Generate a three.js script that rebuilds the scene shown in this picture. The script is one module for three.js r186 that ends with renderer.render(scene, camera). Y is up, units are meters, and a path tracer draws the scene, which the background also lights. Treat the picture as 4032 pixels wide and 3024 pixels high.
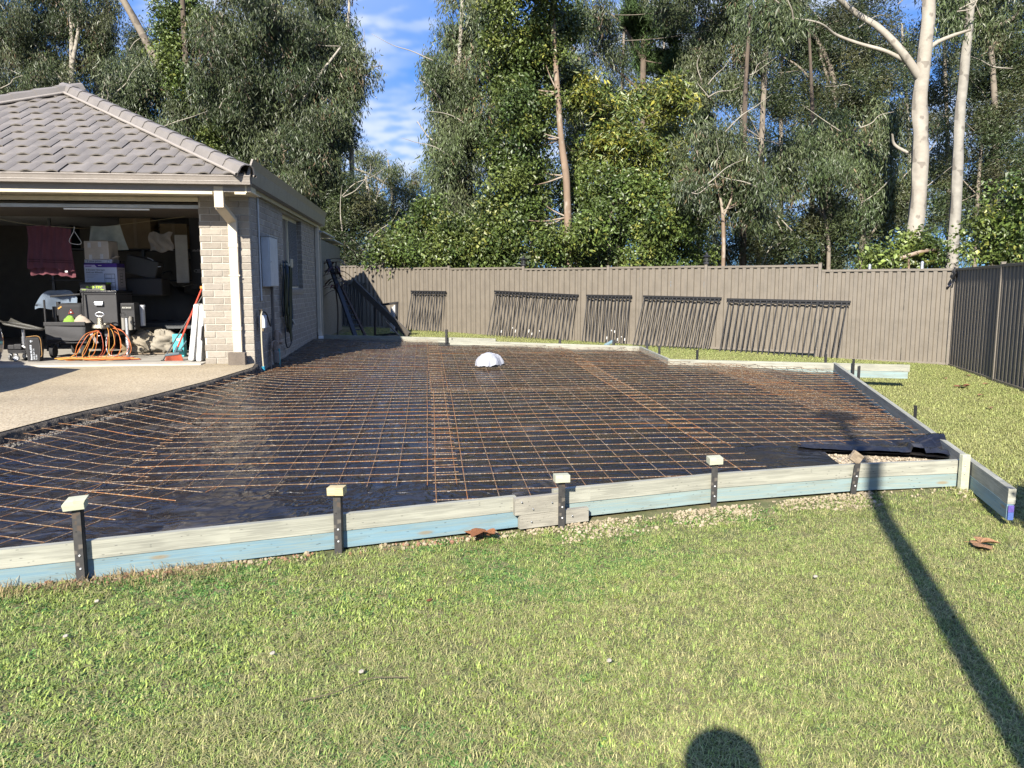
import * as THREE from 'three';
import { mergeGeometries, mergeVertices } from 'three/addons/utils/BufferGeometryUtils.js';
import { RoundedBoxGeometry } from 'three/addons/geometries/RoundedBoxGeometry.js';
import { MarchingCubes } from 'three/addons/objects/MarchingCubes.js';

// ---------- camera, sky, sun, exposure ----------
const scene = new THREE.Scene();
const camera = new THREE.PerspectiveCamera(53, 4 / 3, 0.05, 900);
camera.position.set(0, 1.55, 0);
camera.rotation.set(-0.12583, 0, 0);
const renderer = new THREE.WebGLRenderer({ antialias: true });
renderer.setSize(1024, 768);
renderer.toneMapping = THREE.LinearToneMapping;
renderer.toneMappingExposure = 2.72;
renderer.shadowMap.enabled = true;
const SUN_AZ = 16.2 * Math.PI / 180, SUN_EL = 31.6 * Math.PI / 180;   // light travels forward and to the right
const sunDir = new THREE.Vector3(-Math.sin(SUN_AZ) * Math.cos(SUN_EL), Math.sin(SUN_EL), Math.cos(SUN_AZ) * Math.cos(SUN_EL));
const sun = new THREE.DirectionalLight(new THREE.Color(1, 0.93, 0.82), 4.6);
sun.position.copy(sunDir).multiplyScalar(60).add(new THREE.Vector3(0, 0, -12));
sun.target.position.set(0, 0, -12); scene.add(sun, sun.target);
sun.castShadow = true; sun.shadow.mapSize.set(4096, 4096);
Object.assign(sun.shadow.camera, { left: -32, right: 32, top: 30, bottom: -30, near: 1, far: 140 });

// ---------- noise ----------
function rng(seed) { let a = seed >>> 0; return () => { a = a + 0x6D2B79F5 | 0; let t = Math.imul(a ^ a >>> 15, 1 | a); t = t + Math.imul(t ^ t >>> 7, 61 | t) ^ t; return ((t ^ t >>> 14) >>> 0) / 4294967296; }; }
const R = rng(11);
const rr = (a, b) => a + (b - a) * R();
function hash(x, y, s = 0) { let h = Math.imul(x | 0, 374761393) + Math.imul(y | 0, 668265263) + Math.imul(s | 0, 974634077); h = Math.imul(h ^ h >>> 13, 1274126177); return ((h ^ h >>> 16) >>> 0) / 4294967296; }
const sm = t => t * t * (3 - 2 * t);
const sstep = (a, b, x) => sm(Math.min(1, Math.max(0, (x - a) / (b - a))));
function vn(x, y, s = 0, per = 0) {
  const xi = Math.floor(x), yi = Math.floor(y), fx = sm(x - xi), fy = sm(y - yi), m = v => per ? ((v % per) + per) % per : v;
  const a = hash(m(xi), m(yi), s), b = hash(m(xi + 1), m(yi), s), c = hash(m(xi), m(yi + 1), s), d = hash(m(xi + 1), m(yi + 1), s);
  return a + (b - a) * fx + (c - a) * fy + (a - b - c + d) * fx * fy;
}
function fbm(x, y, o = 4, s = 0, per = 0) { let v = 0, a = 0.5, t = 0; for (let i = 0; i < o; i++) { v += a * vn(x, y, s + i, per); t += a; a *= .5; x *= 2; y *= 2; per *= 2; } return v / t; }

// ---------- sky ----------
{
  const w = 2048, h = 1024, data = new Float32Array(w * h * 4);
  for (let j = 0; j < h; j++) {
    const el = ((j + .5) / h - .5) * Math.PI, sy = Math.sin(el), cy = Math.cos(el);
    for (let i = 0; i < w; i++) {
      const az = ((i + .5) / w - .5) * 2 * Math.PI, dx = Math.cos(az) * cy, dz = Math.sin(az) * cy;
      const up = Math.max(sy, 0), k = Math.pow(1 - up, 4), k2 = Math.pow(1 - up, 14);
      let r = .024 + .046 * k + .07 * k2, g = .100 + .112 * k + .08 * k2, b = .36 + .07 * k + .03 * k2;
      const cs = dx * sunDir.x + sy * sunDir.y + dz * sunDir.z, halo = Math.pow(Math.max(cs, 0), 40) * .25 + Math.pow(Math.max(cs, 0), 6) * .06;
      r += halo; g += halo * .97; b += halo * .9;
      if (sy > 0.01) {
        const px = dx / (sy + .12), pz = dz / (sy + .12), wx = fbm(px * 1.3, pz * 1.3, 3, 9) * 1.4;
        const rip = fbm(px * 13 + wx * 4 + pz * 4, pz * 24 - px * 6 + wx * 3, 4, 21), veil = fbm(px * 1.6 + 3.1, pz * 1.6 + 1.7, 4, 5);
        const c = sstep(.20, .66, veil) * (.34 + .66 * sstep(.34, .68, rip)) * .86 * sstep(.01, .1, sy);
        r += (.31 - r) * c; g += (.345 - g) * c; b += (.41 - b) * c;
      }
      if (sy < 0) { const t = Math.min(1, -sy * 12); r += (.05 - r) * t; g += (.055 - g) * t; b += (.04 - b) * t; }
      const q = (j * w + i) * 4; data[q] = r; data[q + 1] = g; data[q + 2] = b; data[q + 3] = 1;
    }
  }
  const sky = new THREE.DataTexture(data, w, h, THREE.RGBAFormat, THREE.FloatType);
  sky.mapping = THREE.EquirectangularReflectionMapping; sky.magFilter = sky.minFilter = THREE.LinearFilter; sky.wrapS = THREE.RepeatWrapping; sky.needsUpdate = true;
  scene.background = sky; scene.environment = sky;
}

// ---------- helpers ----------
const V = (x, y, z) => new THREE.Vector3(x, y, z);
const taken = {};
function numbered(n) { taken[n] = (taken[n] || 0) + 1; return taken[n] === 1 ? n : n + '_' + String(taken[n] - 1).padStart(3, '0'); }
function tag(o, label, category, group, kind) { if (label) o.userData.label = label; if (category) o.userData.category = category; if (group) o.userData.group = group; if (kind) o.userData.kind = kind; return o; }
function thing(name, label, category, pos = [0, 0, 0], ry = 0, group) {
  const o = new THREE.Group(); o.name = numbered(name); o.position.set(...pos); o.rotation.y = ry; scene.add(o); return tag(o, label, category, group);
}
function P(parent, name, geo, mat, x = 0, y = 0, z = 0) {
  const m = new THREE.Mesh(geo, mat); m.name = parent === scene ? numbered(name) : name; m.position.set(x, y, z); m.castShadow = m.receiveShadow = true; parent.add(m); return m;
}
function single(name, geo, mat, label, category, pos = [0, 0, 0], group) { return tag(P(scene, name, geo, mat, ...pos), label, category, group); }
function structure(name, geo, mat) { const m = P(scene, name, geo, mat); m.userData.kind = 'structure'; return m; }
function uvm(g, sx = 1, sy = 1, ox = 0, oy = 0) {              // box-projected uv in metres
  const p = g.attributes.position, n = g.attributes.normal, uv = new Float32Array(p.count * 2);
  for (let i = 0; i < p.count; i++) {
    const ax = Math.abs(n.getX(i)), ay = Math.abs(n.getY(i)), az = Math.abs(n.getZ(i)); let u, v;
    if (ay >= ax && ay >= az) { u = p.getX(i); v = p.getZ(i); } else if (ax >= az) { u = p.getZ(i); v = p.getY(i); } else { u = p.getX(i); v = p.getY(i); }
    uv[i * 2] = u * sx + ox; uv[i * 2 + 1] = v * sy + oy;
  }
  g.setAttribute('uv', new THREE.BufferAttribute(uv, 2)); return g;
}
const B = (w, h, d, x = 0, y = 0, z = 0) => uvm(new THREE.BoxGeometry(w, h, d).translate(x, y, z));
const RB = (w, h, d, r = .01, x = 0, y = 0, z = 0, s = 2) => uvm(new RoundedBoxGeometry(w, h, d, s, r).translate(x, y, z));
const C = (r0, r1, h, n = 12, x = 0, y = 0, z = 0) => new THREE.CylinderGeometry(r0, r1, h, n).translate(x, y, z);
const M = list => { const a = list.map(g => { const q = g.index ? g.toNonIndexed() : g; for (const k of Object.keys(q.attributes)) if (!['position', 'normal', 'uv'].includes(k)) q.deleteAttribute(k); return q; }); return mergeGeometries(a); };
function bar(p, q, w, h, up = V(0, 1, 0)) {                     // box beam from p to q, uv along its length
  const d = q.clone().sub(p), L = d.length(); d.normalize();
  const s = d.clone().cross(up).normalize(), u = s.clone().cross(d);
  const g = uvm(new THREE.BoxGeometry(L, h, w), 1, 1, L / 2, h / 2);
  const m = new THREE.Matrix4().makeBasis(d, u, s).setPosition(p.clone().add(q).multiplyScalar(.5));
  return g.applyMatrix4(m);
}
function rod(p, q, r, n = 6, r1 = r) {
  const d = q.clone().sub(p), L = d.length(), g = new THREE.CylinderGeometry(r1, r, L, n, 1);
  return g.applyMatrix4(new THREE.Matrix4().compose(p.clone().add(q).multiplyScalar(.5), new THREE.Quaternion().setFromUnitVectors(V(0, 1, 0), d.normalize()), V(1, 1, 1)));
}
function tube(pts, r, seg = 0, n = 6, closed = false) { return new THREE.TubeGeometry(new THREE.CatmullRomCurve3(pts, closed), seg || pts.length * 4, r, n, closed); }
function limb(pts, n = 9) {                                      // tapered tube through [Vector3, radius]
  const c = new THREE.CatmullRomCurve3(pts.map(p => p[0])), K = (pts.length - 1) * 5, pos = [], uv = [], idx = []; let len = 0, prev = null;
  const fr = c.computeFrenetFrames(K, false);
  for (let i = 0; i <= K; i++) {
    const t = i / K, f = t * (pts.length - 1), a = Math.min(pts.length - 2, Math.floor(f)), r = pts[a][1] + (pts[a + 1][1] - pts[a][1]) * (f - a), o = c.getPoint(t);
    if (prev) len += o.distanceTo(prev); prev = o;
    for (let j = 0; j <= n; j++) {
      const th = j / n * Math.PI * 2, k = r * (1 + .10 * (vn(j % n * 1.3, len * 2.2, 77) - .5) * 2);
      const q = o.clone().addScaledVector(fr.normals[i], Math.cos(th) * k).addScaledVector(fr.binormals[i], Math.sin(th) * k);
      pos.push(q.x, q.y, q.z); uv.push(j / n * Math.max(.2, r * 6.28), len);
      if (i < K && j < n) { const A = i * (n + 1) + j, Bq = A + n + 1; idx.push(A, A + 1, Bq, Bq, A + 1, Bq + 1); }
    }
  }
  const g = new THREE.BufferGeometry(); g.setAttribute('position', new THREE.Float32BufferAttribute(pos, 3)); g.setAttribute('uv', new THREE.Float32BufferAttribute(uv, 2)); g.setIndex(idx); g.computeVertexNormals(); return g;
}
function grid(nu, nv, f) {                                       // parametric sheet
  const pos = [], uv = [], idx = [];
  for (let j = 0; j <= nv; j++) for (let i = 0; i <= nu; i++) { const p = f(i / nu, j / nv); pos.push(p[0], p[1], p[2]); uv.push(p[3] ?? i / nu, p[4] ?? j / nv); if (i < nu && j < nv) { const a = j * (nu + 1) + i, b = a + nu + 1; idx.push(a, a + 1, b, b, a + 1, b + 1); } }
  const g = new THREE.BufferGeometry(); g.setAttribute('position', new THREE.Float32BufferAttribute(pos, 3)); g.setAttribute('uv', new THREE.Float32BufferAttribute(uv, 2)); g.setIndex(idx); g.computeVertexNormals(); return g;
}
// ---------- textures and materials ----------
function tex(w, h, fn, srgb = true, rx = 1, ry = 1) {
  const d = new Uint8Array(w * h * 4);
  for (let y = 0; y < h; y++) for (let x = 0; x < w; x++) { const c = fn(x / w, y / h, x, y), q = (y * w + x) * 4; const f = Array.isArray(c) ? c : [c, c, c]; for (let k = 0; k < 3; k++) d[q + k] = Math.max(0, Math.min(255, (srgb ? Math.pow(Math.max(0, f[k]), 1 / 2.2) : f[k]) * 255)); d[q + 3] = 255; }
  const t = new THREE.DataTexture(d, w, h); t.wrapS = t.wrapT = THREE.RepeatWrapping; t.magFilter = t.minFilter = THREE.LinearFilter; if (srgb) t.colorSpace = THREE.SRGBColorSpace; t.repeat.set(rx, ry); t.needsUpdate = true; return t;
}
const mul = (c, k) => [c[0] * k, c[1] * k, c[2] * k];
const mix = (a, b, t) => [a[0] + (b[0] - a[0]) * t, a[1] + (b[1] - a[1]) * t, a[2] + (b[2] - a[2]) * t];
function mat(c, rough = .8, o = {}) { return new THREE.MeshStandardMaterial({ color: new THREE.Color().setRGB(...c), roughness: rough, side: THREE.DoubleSide, ...o }); }
const grainBump = tex(256, 256, (u, v) => fbm(u * 64, v * 64, 3, 3, 64), false, 4, 4);
const mottle = tex(512, 512, (u, v) => { const a = fbm(u * 8, v * 8, 5, 1, 8), b = vn(u * 220, v * 220, 8, 220); return .78 + .3 * a + .14 * (b - .5); }, true, 1, 1);
const mottleF = mottle.clone(); mottleF.repeat.set(3, 3); mottleF.needsUpdate = true;
const mat2 = (c, rough = .8, o = {}) => mat(c, rough, { map: mottle, bumpMap: grainBump, bumpScale: .002, ...o });
function canvasTex(w, h, draw) { const c = document.createElement('canvas'); c.width = w; c.height = h; draw(c.getContext('2d'), w, h); const t = new THREE.CanvasTexture(c); t.colorSpace = THREE.SRGBColorSpace; t.magFilter = THREE.LinearFilter; return t; }

const mBrick = [0, 1, 2, 3].map(i => mat2([[.295, .264, .218], [.262, .233, .193], [.325, .293, .245], [.28, .25, .21]][i], .95, { bumpScale: .006, map: mottleF }));
const mMortar = mat2([.47, .44, .38], .95), mTile = [0, 1, 2].map(i => mat2([[.165, .148, .129], [.15, .135, .118], [.178, .16, .14]][i], .72));
const mCap = mat2([.17, .155, .141], .72), mPoint = mat2([.26, .235, .21], .9);
const mCream = mat2([.56, .50, .36], .55), mGutter = mat2([.215, .19, .165], .4), mDowni = mat2([.52, .45, .34], .5);
const mFence = mat2([.156, .135, .107], .5, { bumpScale: .0006 }), mRail = mat2([.166, .144, .115], .45);
const mBlack = mat([.012, .012, .013], .45), mBlackM = mat2([.016, .016, .018], .6), mBlackRub = mat([.015, .015, .016], .85);
const mSteel = mat([.55, .56, .58], .35, { metalness: 1 }), mGalv = mat2([.45, .47, .5], .5, { metalness: .8 }), mDarkSteel = mat2([.08, .085, .09], .5, { metalness: .5 });
const mWhite = mat2([.72, .72, .70], .5), mPlasticWhite = mat([.78, .78, .76], .35);
const woodG = (base, dark, seed, knot) => tex(1024, 128, (u, v) => {
  const wv = fbm(u * 10, v * 4, 3, seed, 0), g = fbm(u * 26 + wv, v * 42 + wv * 4, 4, seed + 3), streak = fbm(u * 6, v * 60, 3, seed + 5), st = sstep(.5, .75, fbm(u * 14, v * 3, 4, seed + 8));
  let c = mix(base, dark, .75 * sstep(.35, .7, g) + .4 * (streak - .3)); c = mix(c, mul(base, 1.25), st * .5); const blot = sstep(.52, .72, fbm(u * 22, v * 5, 4, seed + 11)), scr = sstep(.72, .8, fbm(u * 9, v * 70, 2, seed + 13)); c = mix(c, mul(dark, .72), blot * .45); c = mix(c, mul(base, 1.35), scr * .5); if (hash(Math.floor(u * 400), Math.floor(v * 30), seed) > .995) c = mul(c, .45);
  const kx = (u * 3.0) % 1 - .5, ky = v - .5 - .2 * Math.sin(Math.floor(u * 3) * 2.4), kd = Math.hypot(kx * 9, ky * 2.6);
  if (knot && kd < .42) c = mix(c, knot, (1 - sstep(.12, .42, kd)) * .75);
  return c;
});
const tGreyW = woodG([.285, .285, .235], [.205, .205, .168], 31), tBlueW = woodG([.17, .245, .255], [.24, .265, .22], 47, [.22, .16, .08]), tBlueD = woodG([.115, .205, .255], [.19, .245, .235], 91, [.2, .15, .08]), tRawW = woodG([.42, .36, .20], [.32, .25, .12], 63, [.2, .12, .05]), tOldW = woodG([.25, .2, .14], [.16, .12, .08], 72);
for (const t of [tGreyW, tBlueW, tBlueD, tRawW, tOldW]) t.repeat.set(.23, 9.5);
const wm = (t, o) => mat([1, 1, 1], .85, { map: t, bumpMap: t, bumpScale: .0015, ...o });
const mGreyW = wm(tGreyW), mBlueW = wm(tBlueW), mBlueD = wm(tBlueD), mRawW = wm(tRawW), mOldW = wm(tOldW), mPaleW = wm(woodG([.36, .365, .27], [.28, .29, .21], 121));
mPaleW.map.repeat.set(.42, 9.5);
const rustTex = (A, Bc, hi, sd) => tex(1024, 8, (u, v) => { const a = fbm(u * 90, 1, 3, 4 + sd, 90), b = fbm(u * 22, 2, 3, 14 + sd, 22), s = vn(u * 500, 3, 9 + sd, 500); let c = mix(A, Bc, sstep(.35, .65, b)); c = mix(c, hi, sstep(.58, .8, a) * .8); return mix(c, [.36, .30, .22], s > .74 ? .6 : 0); });
const mRust = mat([1, 1, 1], .7, { map: rustTex([.135, .062, .022], [.118, .078, .042], [.25, .155, .068], 0) }), mRustO = mat([1, 1, 1], .8, { map: rustTex([.235, .085, .018], [.185, .088, .026], [.32, .165, .05], 80) });
const th0 = Math.atan(.109), Ox = -3.55, Od = 10.6;              // house corner and turn; a = right along the front, b = depth along the side wall
const hp = (a, b) => [Ox + a * Math.cos(th0) - b * Math.sin(th0), Od + a * Math.sin(th0) + b * Math.cos(th0)];
const slabTop = d => .15 + .0245 * d;
function ground(x, d) { return sstep(6, 16, d) * (.36 - .024 * (Math.max(-30, Math.min(20, x)) + 4)) + .012 * (fbm(x * .9, d * .9, 3, 66) - .5) * 2 + bank(x, d); }
const frontLine = x => x < .1 ? 4.68 + (x - .1) * .355 : x < 2.5 ? 4.68 + (x - .1) * .32 : 5.45 + (x - 2.5) * .14;
function bank(x, d) { const e = frontLine(x) - d, q = e < 0 ? 1 : Math.exp(-Math.pow(e / .34, 2)); return (.045 + .012 * Math.max(0, Math.min(3, x))) * q * sstep(3.75, 3.3, x) * sstep(9, 7, d); }

// ---------- terrain ----------
const soilTex = tex(1024, 1024, (u, v) => {
  const a = fbm(u * 12, v * 12, 5, 2, 12), f = fbm(u * 160, v * 160, 2, 6, 160), s = vn(u * 420, v * 420, 17, 420);
  let c = mix([.075, .085, .026], [.14, .125, .055], sstep(.35, .68, a)); c = mix(c, [.045, .05, .018], sstep(.5, .8, f) * .6); return mul(c, .75 + .5 * s);
});
soilTex.repeat.set(.5, .5);
const mSoil = mat([1, 1, 1], 1, { map: soilTex, bumpMap: soilTex, bumpScale: .01 });
{
  const xs = [], ds = [];
  for (let x = -10; x <= 12; x += .25) xs.push(x); for (let k = 1; k < 14; k++) { xs.unshift(-10 - k * k * 1.3); xs.push(12 + k * k * 1.3); }
  for (let d = -3; d <= 24; d += .25) ds.push(d); for (let k = 1; k < 18; k++) { ds.unshift(-3 - k * k * .8); ds.push(24 + k * k * 1.5); }
  structure('lawn_ground', grid(xs.length - 1, ds.length - 1, (u, v) => { const x = xs[Math.round(u * (xs.length - 1))], d = ds[Math.round(v * (ds.length - 1))]; return [x, ground(x, d) - (x < -4.6 && d > 3 && d < 18 ? .05 : 0), -d, x, d]; }), mSoil);
}
// ---------- polygons (x right, d forward) ----------
const slabPoly = [[-5, 2.88], [.04, 4.675], [.3, 4.815], [1.4, 5.185], [2.46, 5.45], [3.37, 5.58], [4.77, 11.39], [2.45, 11.80], [2.31, 13.77], [-1.17, 14.92], [-1.25, 15.4], [-4.0, 16.12], hp(0, 5.5), hp(0, 0), [-3.42, 10.1], [-3.54, 8.9], [-3.75, 7.67], [-3.99, 6.85], [-4.1, 6.07], [-4.5, 4.6], [-5, 3.6]];
const gap = [[2.42, 5.3], [2.50, 5.78], [2.56, 6.20], [2.9, 6.13], [3.2, 6.07], [3.44, 5.95], [3.48, 5.4]];
const inside = (p, x, y) => { let c = false; for (let i = 0, j = p.length - 1; i < p.length; j = i++) if ((p[i][1] > y) !== (p[j][1] > y) && x < (p[j][0] - p[i][0]) * (y - p[i][1]) / (p[j][1] - p[i][1]) + p[i][0]) c = !c; return c; };
function snap(p, x, y) { let best = 1e9, r = [x, y]; for (let i = 0, j = p.length - 1; i < p.length; j = i++) { const ax = p[j][0], ay = p[j][1], bx = p[i][0] - ax, by = p[i][1] - ay, t = Math.max(0, Math.min(1, ((x - ax) * bx + (y - ay) * by) / (bx * bx + by * by))), q = [ax + bx * t, ay + by * t], e = Math.hypot(q[0] - x, q[1] - y); if (e < best) { best = e; r = q; } } return [r[0], r[1], best]; }
function polySheet(p, step, yf, hole) {
  let x0 = 1e9, x1 = -1e9, y0 = 1e9, y1 = -1e9; for (const q of p) { x0 = Math.min(x0, q[0]); x1 = Math.max(x1, q[0]); y0 = Math.min(y0, q[1]); y1 = Math.max(y1, q[1]); }
  const nx = Math.ceil((x1 - x0) / step), ny = Math.ceil((y1 - y0) / step), id = new Map(), pos = [], uv = [], idx = [];
  const okp = (x, y) => inside(p, x, y) && !(hole && inside(hole, x, y));
  const ins = []; for (let j = 0; j <= ny; j++) for (let i = 0; i <= nx; i++) ins.push(okp(x0 + i * step, y0 + j * step));
  const vert = (i, j) => { const k = j * (nx + 1) + i; if (id.has(k)) return id.get(k); let x = x0 + i * step, y = y0 + j * step; if (!ins[k]) { const a = snap(p, x, y); if (hole) { const b = snap(hole, x, y); [x, y] = inside(hole, x, y) || b[2] < a[2] ? b : a; } else [x, y] = a; } id.set(k, pos.length / 3); pos.push(x, yf(x, y), -y); uv.push(x, y); return id.get(k); };
  for (let j = 0; j < ny; j++) for (let i = 0; i < nx; i++) { const k = j * (nx + 1) + i; if (ins[k] || ins[k + 1] || ins[k + nx + 1] || ins[k + nx + 2]) { const a = vert(i, j), b = vert(i + 1, j), c = vert(i, j + 1), e = vert(i + 1, j + 1); idx.push(a, b, c, c, b, e); } }
  const g = new THREE.BufferGeometry(); g.setAttribute('position', new THREE.Float32BufferAttribute(pos, 3)); g.setAttribute('uv', new THREE.Float32BufferAttribute(uv, 2)); g.setIndex(idx); g.computeVertexNormals(); return g;
}
// the pad lies lower along the side board and meets the drive closer to its top
const edgeX = d => d < 6.07 ? -4.12 - (6.07 - d) * .26 : d < 7.67 ? -4.12 + (d - 6.07) * .2125 : d < 10.15 ? -3.78 + (d - 7.67) * .137 : -3.44 - (d - 10.15) * .11;
const padOff = (x, d) => -.05 * sstep(1.6, 3.6, x - (d - 6) * .22) * sstep(6.0, 7.8, d) + .08 * sstep(1.1, 0, x - edgeX(d)) * sstep(11.3, 9.6, d);
// gravel pad under the sheet
const gravelTex = tex(512, 512, (u, v) => { const a = vn(u * 90, v * 90, 3, 90), b = vn(u * 40, v * 40, 5, 40), c = fbm(u * 6, v * 6, 4, 8, 6); return mul(mix([.30, .245, .165], [.40, .35, .26], b), .62 + .4 * a + .3 * (c - .5)); });
const mGravel = mat([1, 1, 1], 1, { map: gravelTex, bumpMap: gravelTex, bumpScale: .03 });
structure('gravel_pad', polySheet(slabPoly, .12, (x, d) => slabTop(d) - .125 + padOff(x, d) + .012 * (fbm(x * 7, d * 7, 3, 4) - .5), null), mGravel);
const plasticTex = tex(1024, 1024, (u, v) => {
  const w = fbm(u * 5, v * 5, 3, 40, 5), s = fbm(u * 10 + w * 3, v * 34 + w * 8, 5, 44, 0), m = fbm(u * 5, v * 5, 4, 51, 5), sp = vn(u * 350, v * 350, 60, 350);
  return mix([.0062, .0063, .0074], [.105, .094, .084], Math.min(1, sstep(.54, .78, s) * (.08 + .92 * sstep(.42, .70, m)) * .55 + sstep(.55, .8, m) * .07 + (sp > .965 ? .14 : 0)));
});
plasticTex.repeat.set(.31, .31);
const wrinkle = tex(1024, 1024, (u, v) => { const w = fbm(u * 6, v * 6, 3, 70, 6), r = 1 - Math.abs(2 * fbm(u * 8 + w * 1.5, v * 16 + w * 2, 4, 74) - 1), r2 = 1 - Math.abs(2 * fbm(u * 26 + w, v * 18, 3, 78) - 1); return .5 * Math.pow(r, 3) + .35 * Math.pow(r2, 4) + .15 * w; }, false);
wrinkle.repeat.set(.4, .4);
const plasticRough = tex(512, 512, (u, v) => .12 + .34 * fbm(u * 9, v * 9, 4, 90, 9), false); plasticRough.repeat.set(.5, .5);
const mPlastic = new THREE.MeshPhysicalMaterial({ color: 0xffffff, map: plasticTex, roughnessMap: plasticRough, roughness: 1, bumpMap: wrinkle, bumpScale: .02, side: THREE.DoubleSide, specularIntensity: 1 });
const membraneY = (x, d) => slabTop(d) + padOff(x, d) - .093 + .02 * Math.pow(1 - Math.abs(2 * fbm(x * 1.1 + 4, d * 2.0, 3, 33) - 1), 3) + .008 * (fbm(x * 5, d * 6, 3, 35) - .5);
tag(P(scene, 'plastic_sheet', polySheet(slabPoly, .07, membraneY, gap), mPlastic), 'black plastic membrane spread over the slab area under the steel mesh', 'plastic sheet');
{ // folded back corner
  const A = [[2.36, 6.24], [2.75, 6.15], [3.1, 6.07], [3.33, 6.05], [3.50, 5.92]], Bk = [[2.55, 6.66], [2.9, 6.75], [3.2, 6.78], [3.42, 6.72], [3.62, 6.48]];
  const L = (p, t) => { const f = t * (p.length - 1), i = Math.min(p.length - 2, Math.floor(f)); return mix([...p[i], 0], [...p[i + 1], 0], f - i); };
  const g = grid(64, 20, (u, v) => {
    const a = L(A, u), b = L(Bk, u), x = a[0] + (b[0] - a[0]) * v, d = a[1] + (b[1] - a[1]) * v, roll = Math.exp(-Math.pow((v - .12) / .13, 2)), tw = sstep(.55, 1, u);
    const h = .045 * roll + .035 * Math.exp(-Math.pow((v - .75) / .2, 2)) + .10 * tw * Math.exp(-Math.pow((v - .55 - .4 * (u - .8)) / .22, 2)) + .03 * fbm(u * 7, v * 3, 3, 12) + (u > .62 && u < .72 ? .04 * (1 - v) : 0);
    return [x, slabTop(d) + padOff(x, d) - .098 + h, -d, x, d];
  });
  single('plastic_fold', g, mPlastic, 'crumpled flap of black plastic folded back beside bare gravel', 'plastic sheet');
}
// small stones lying on the bare patch, along the front boards and beside the drive
const stoneGeos = [0, 1, 2].map(k => { const g = new THREE.IcosahedronGeometry(1, 1), p = g.attributes.position; for (let i = 0; i < p.count; i++) { const x = p.getX(i), y = p.getY(i), z = p.getZ(i), f = .7 + .5 * hash(Math.round(x * 9) + k * 31, Math.round(y * 9), Math.round(z * 9)); p.setXYZ(i, x * f, y * f * .7, z * f); } g.computeVertexNormals(); return g; });
function scatter(name, geo, m, list, colors) {
  const im = new THREE.InstancedMesh(geo, m, list.length), o = new THREE.Object3D(); im.name = numbered(name); im.castShadow = im.receiveShadow = true;
  list.forEach((q, i) => { o.position.set(q[0], q[1], q[2]); o.rotation.set(q[4] || 0, q[5] || 0, q[6] || 0); o.scale.setScalar(q[3]); if (q[7]) o.scale.y *= q[7]; o.updateMatrix(); im.setMatrixAt(i, o.matrix); if (colors) im.setColorAt(i, colors[i]); });
  return im;
}
{
  const list = [], col = [];
  for (let k = 0; k < 5500; k++) { // spill outside the boards, in drifts
    const x = rr(-2.9, 3.3); const dl = frontLine(x) - .03;
    const dens = (.06 + .94 * sstep(.38, .62, fbm(x * 2.1, 3, 3, 12))) * (x > .3 ? 1 : .30); if (R() > dens) continue;
    const off = Math.pow(R(), 1.5) * (x > .3 ? .12 + .2 * fbm(x * 2, 8, 2, 3) : .10), d = dl - off, s = rr(.003, .009) * (R() > .93 ? 1.8 : 1);
    list.push([x, ground(x, d) + .004 + s * .3, -d, s, R() * 6, R() * 6, R() * 6]); const w = R(); col.push(new THREE.Color().setRGB(.22 + .13 * w, .18 + .115 * w, .115 + .09 * w));
    if (x < -.1 && w > .6) col[col.length - 1].setRGB(.22, .115, .07);
  }
  for (let k = 0; k < 1400; k++) { const x = rr(2.45, 3.5), d = rr(5.4, 6.2); if (!inside(gap, x, d) || !inside(slabPoly, x, d + .02) || !inside(slabPoly, x, d - .06)) continue; const s = rr(.004, .012), w = R(); list.push([x, slabTop(d) + padOff(x, d) - .118 + s * .2, -d, s, R() * 6, R() * 6, R() * 6]); col.push(new THREE.Color().setRGB(.24 + .14 * w, .195 + .12 * w, .13 + .10 * w)); }
  for (let k = 0; k < 900; k++) { const t = R(), a = [-4.1, 6.0], b = [-3.45, 10.0], x = a[0] + (b[0] - a[0]) * t + rr(.02, .14), d = a[1] + (b[1] - a[1]) * t, s = rr(.004, .014); list.push([x, slabTop(d) - .008, -d, s, R() * 6, R() * 6, R() * 6]); col.push(new THREE.Color().setRGB(.12, .11, .095)); }
  const im = scatter('loose_stones', stoneGeos[0], mat([1, 1, 1], .95), list, col); im.userData = { kind: 'stuff', label: 'loose tan gravel stones scattered along the formwork', category: 'gravel' }; scene.add(im);
}
// ---------- driveway ----------
const aggTex = tex(1024, 1024, (u, v) => { const a = vn(u * 360, v * 360, 3, 360), b = vn(u * 180, v * 180, 5, 180), c = fbm(u * 4, v * 4, 6, 8, 4); let k = mix([.262, .208, .127], [.39, .328, .222], b); k = mix(k, [.13, .095, .06], a > .8 ? .7 : 0); k = mix(k, [.5, .45, .35], a < .12 ? .7 : 0); return mul(k, .66 + .62 * c); });
aggTex.repeat.set(.36, .36);
const mAgg = mat([1, 1, 1], .95, { map: aggTex, bumpMap: aggTex, bumpScale: .012 });
const drivePoly = [[-3.44, 10.15], [-3.56, 8.9], [-3.78, 7.67], [-4.01, 6.85], [-4.12, 6.07], [-4.5, 4.6], [-5, 3.2], [-6, -1], [-14, -1], [-14, 9.8], hp(-7.2, .12), hp(-.66, .12), hp(-.66, -.02), hp(0, -.02)];
const driveY = d => .24 + .0245 * d;
structure('driveway', polySheet(drivePoly, .25, (x, d) => driveY(d) + .006 * (fbm(x * 2, d * 2, 3, 5) - .5), null), mAgg);
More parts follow.
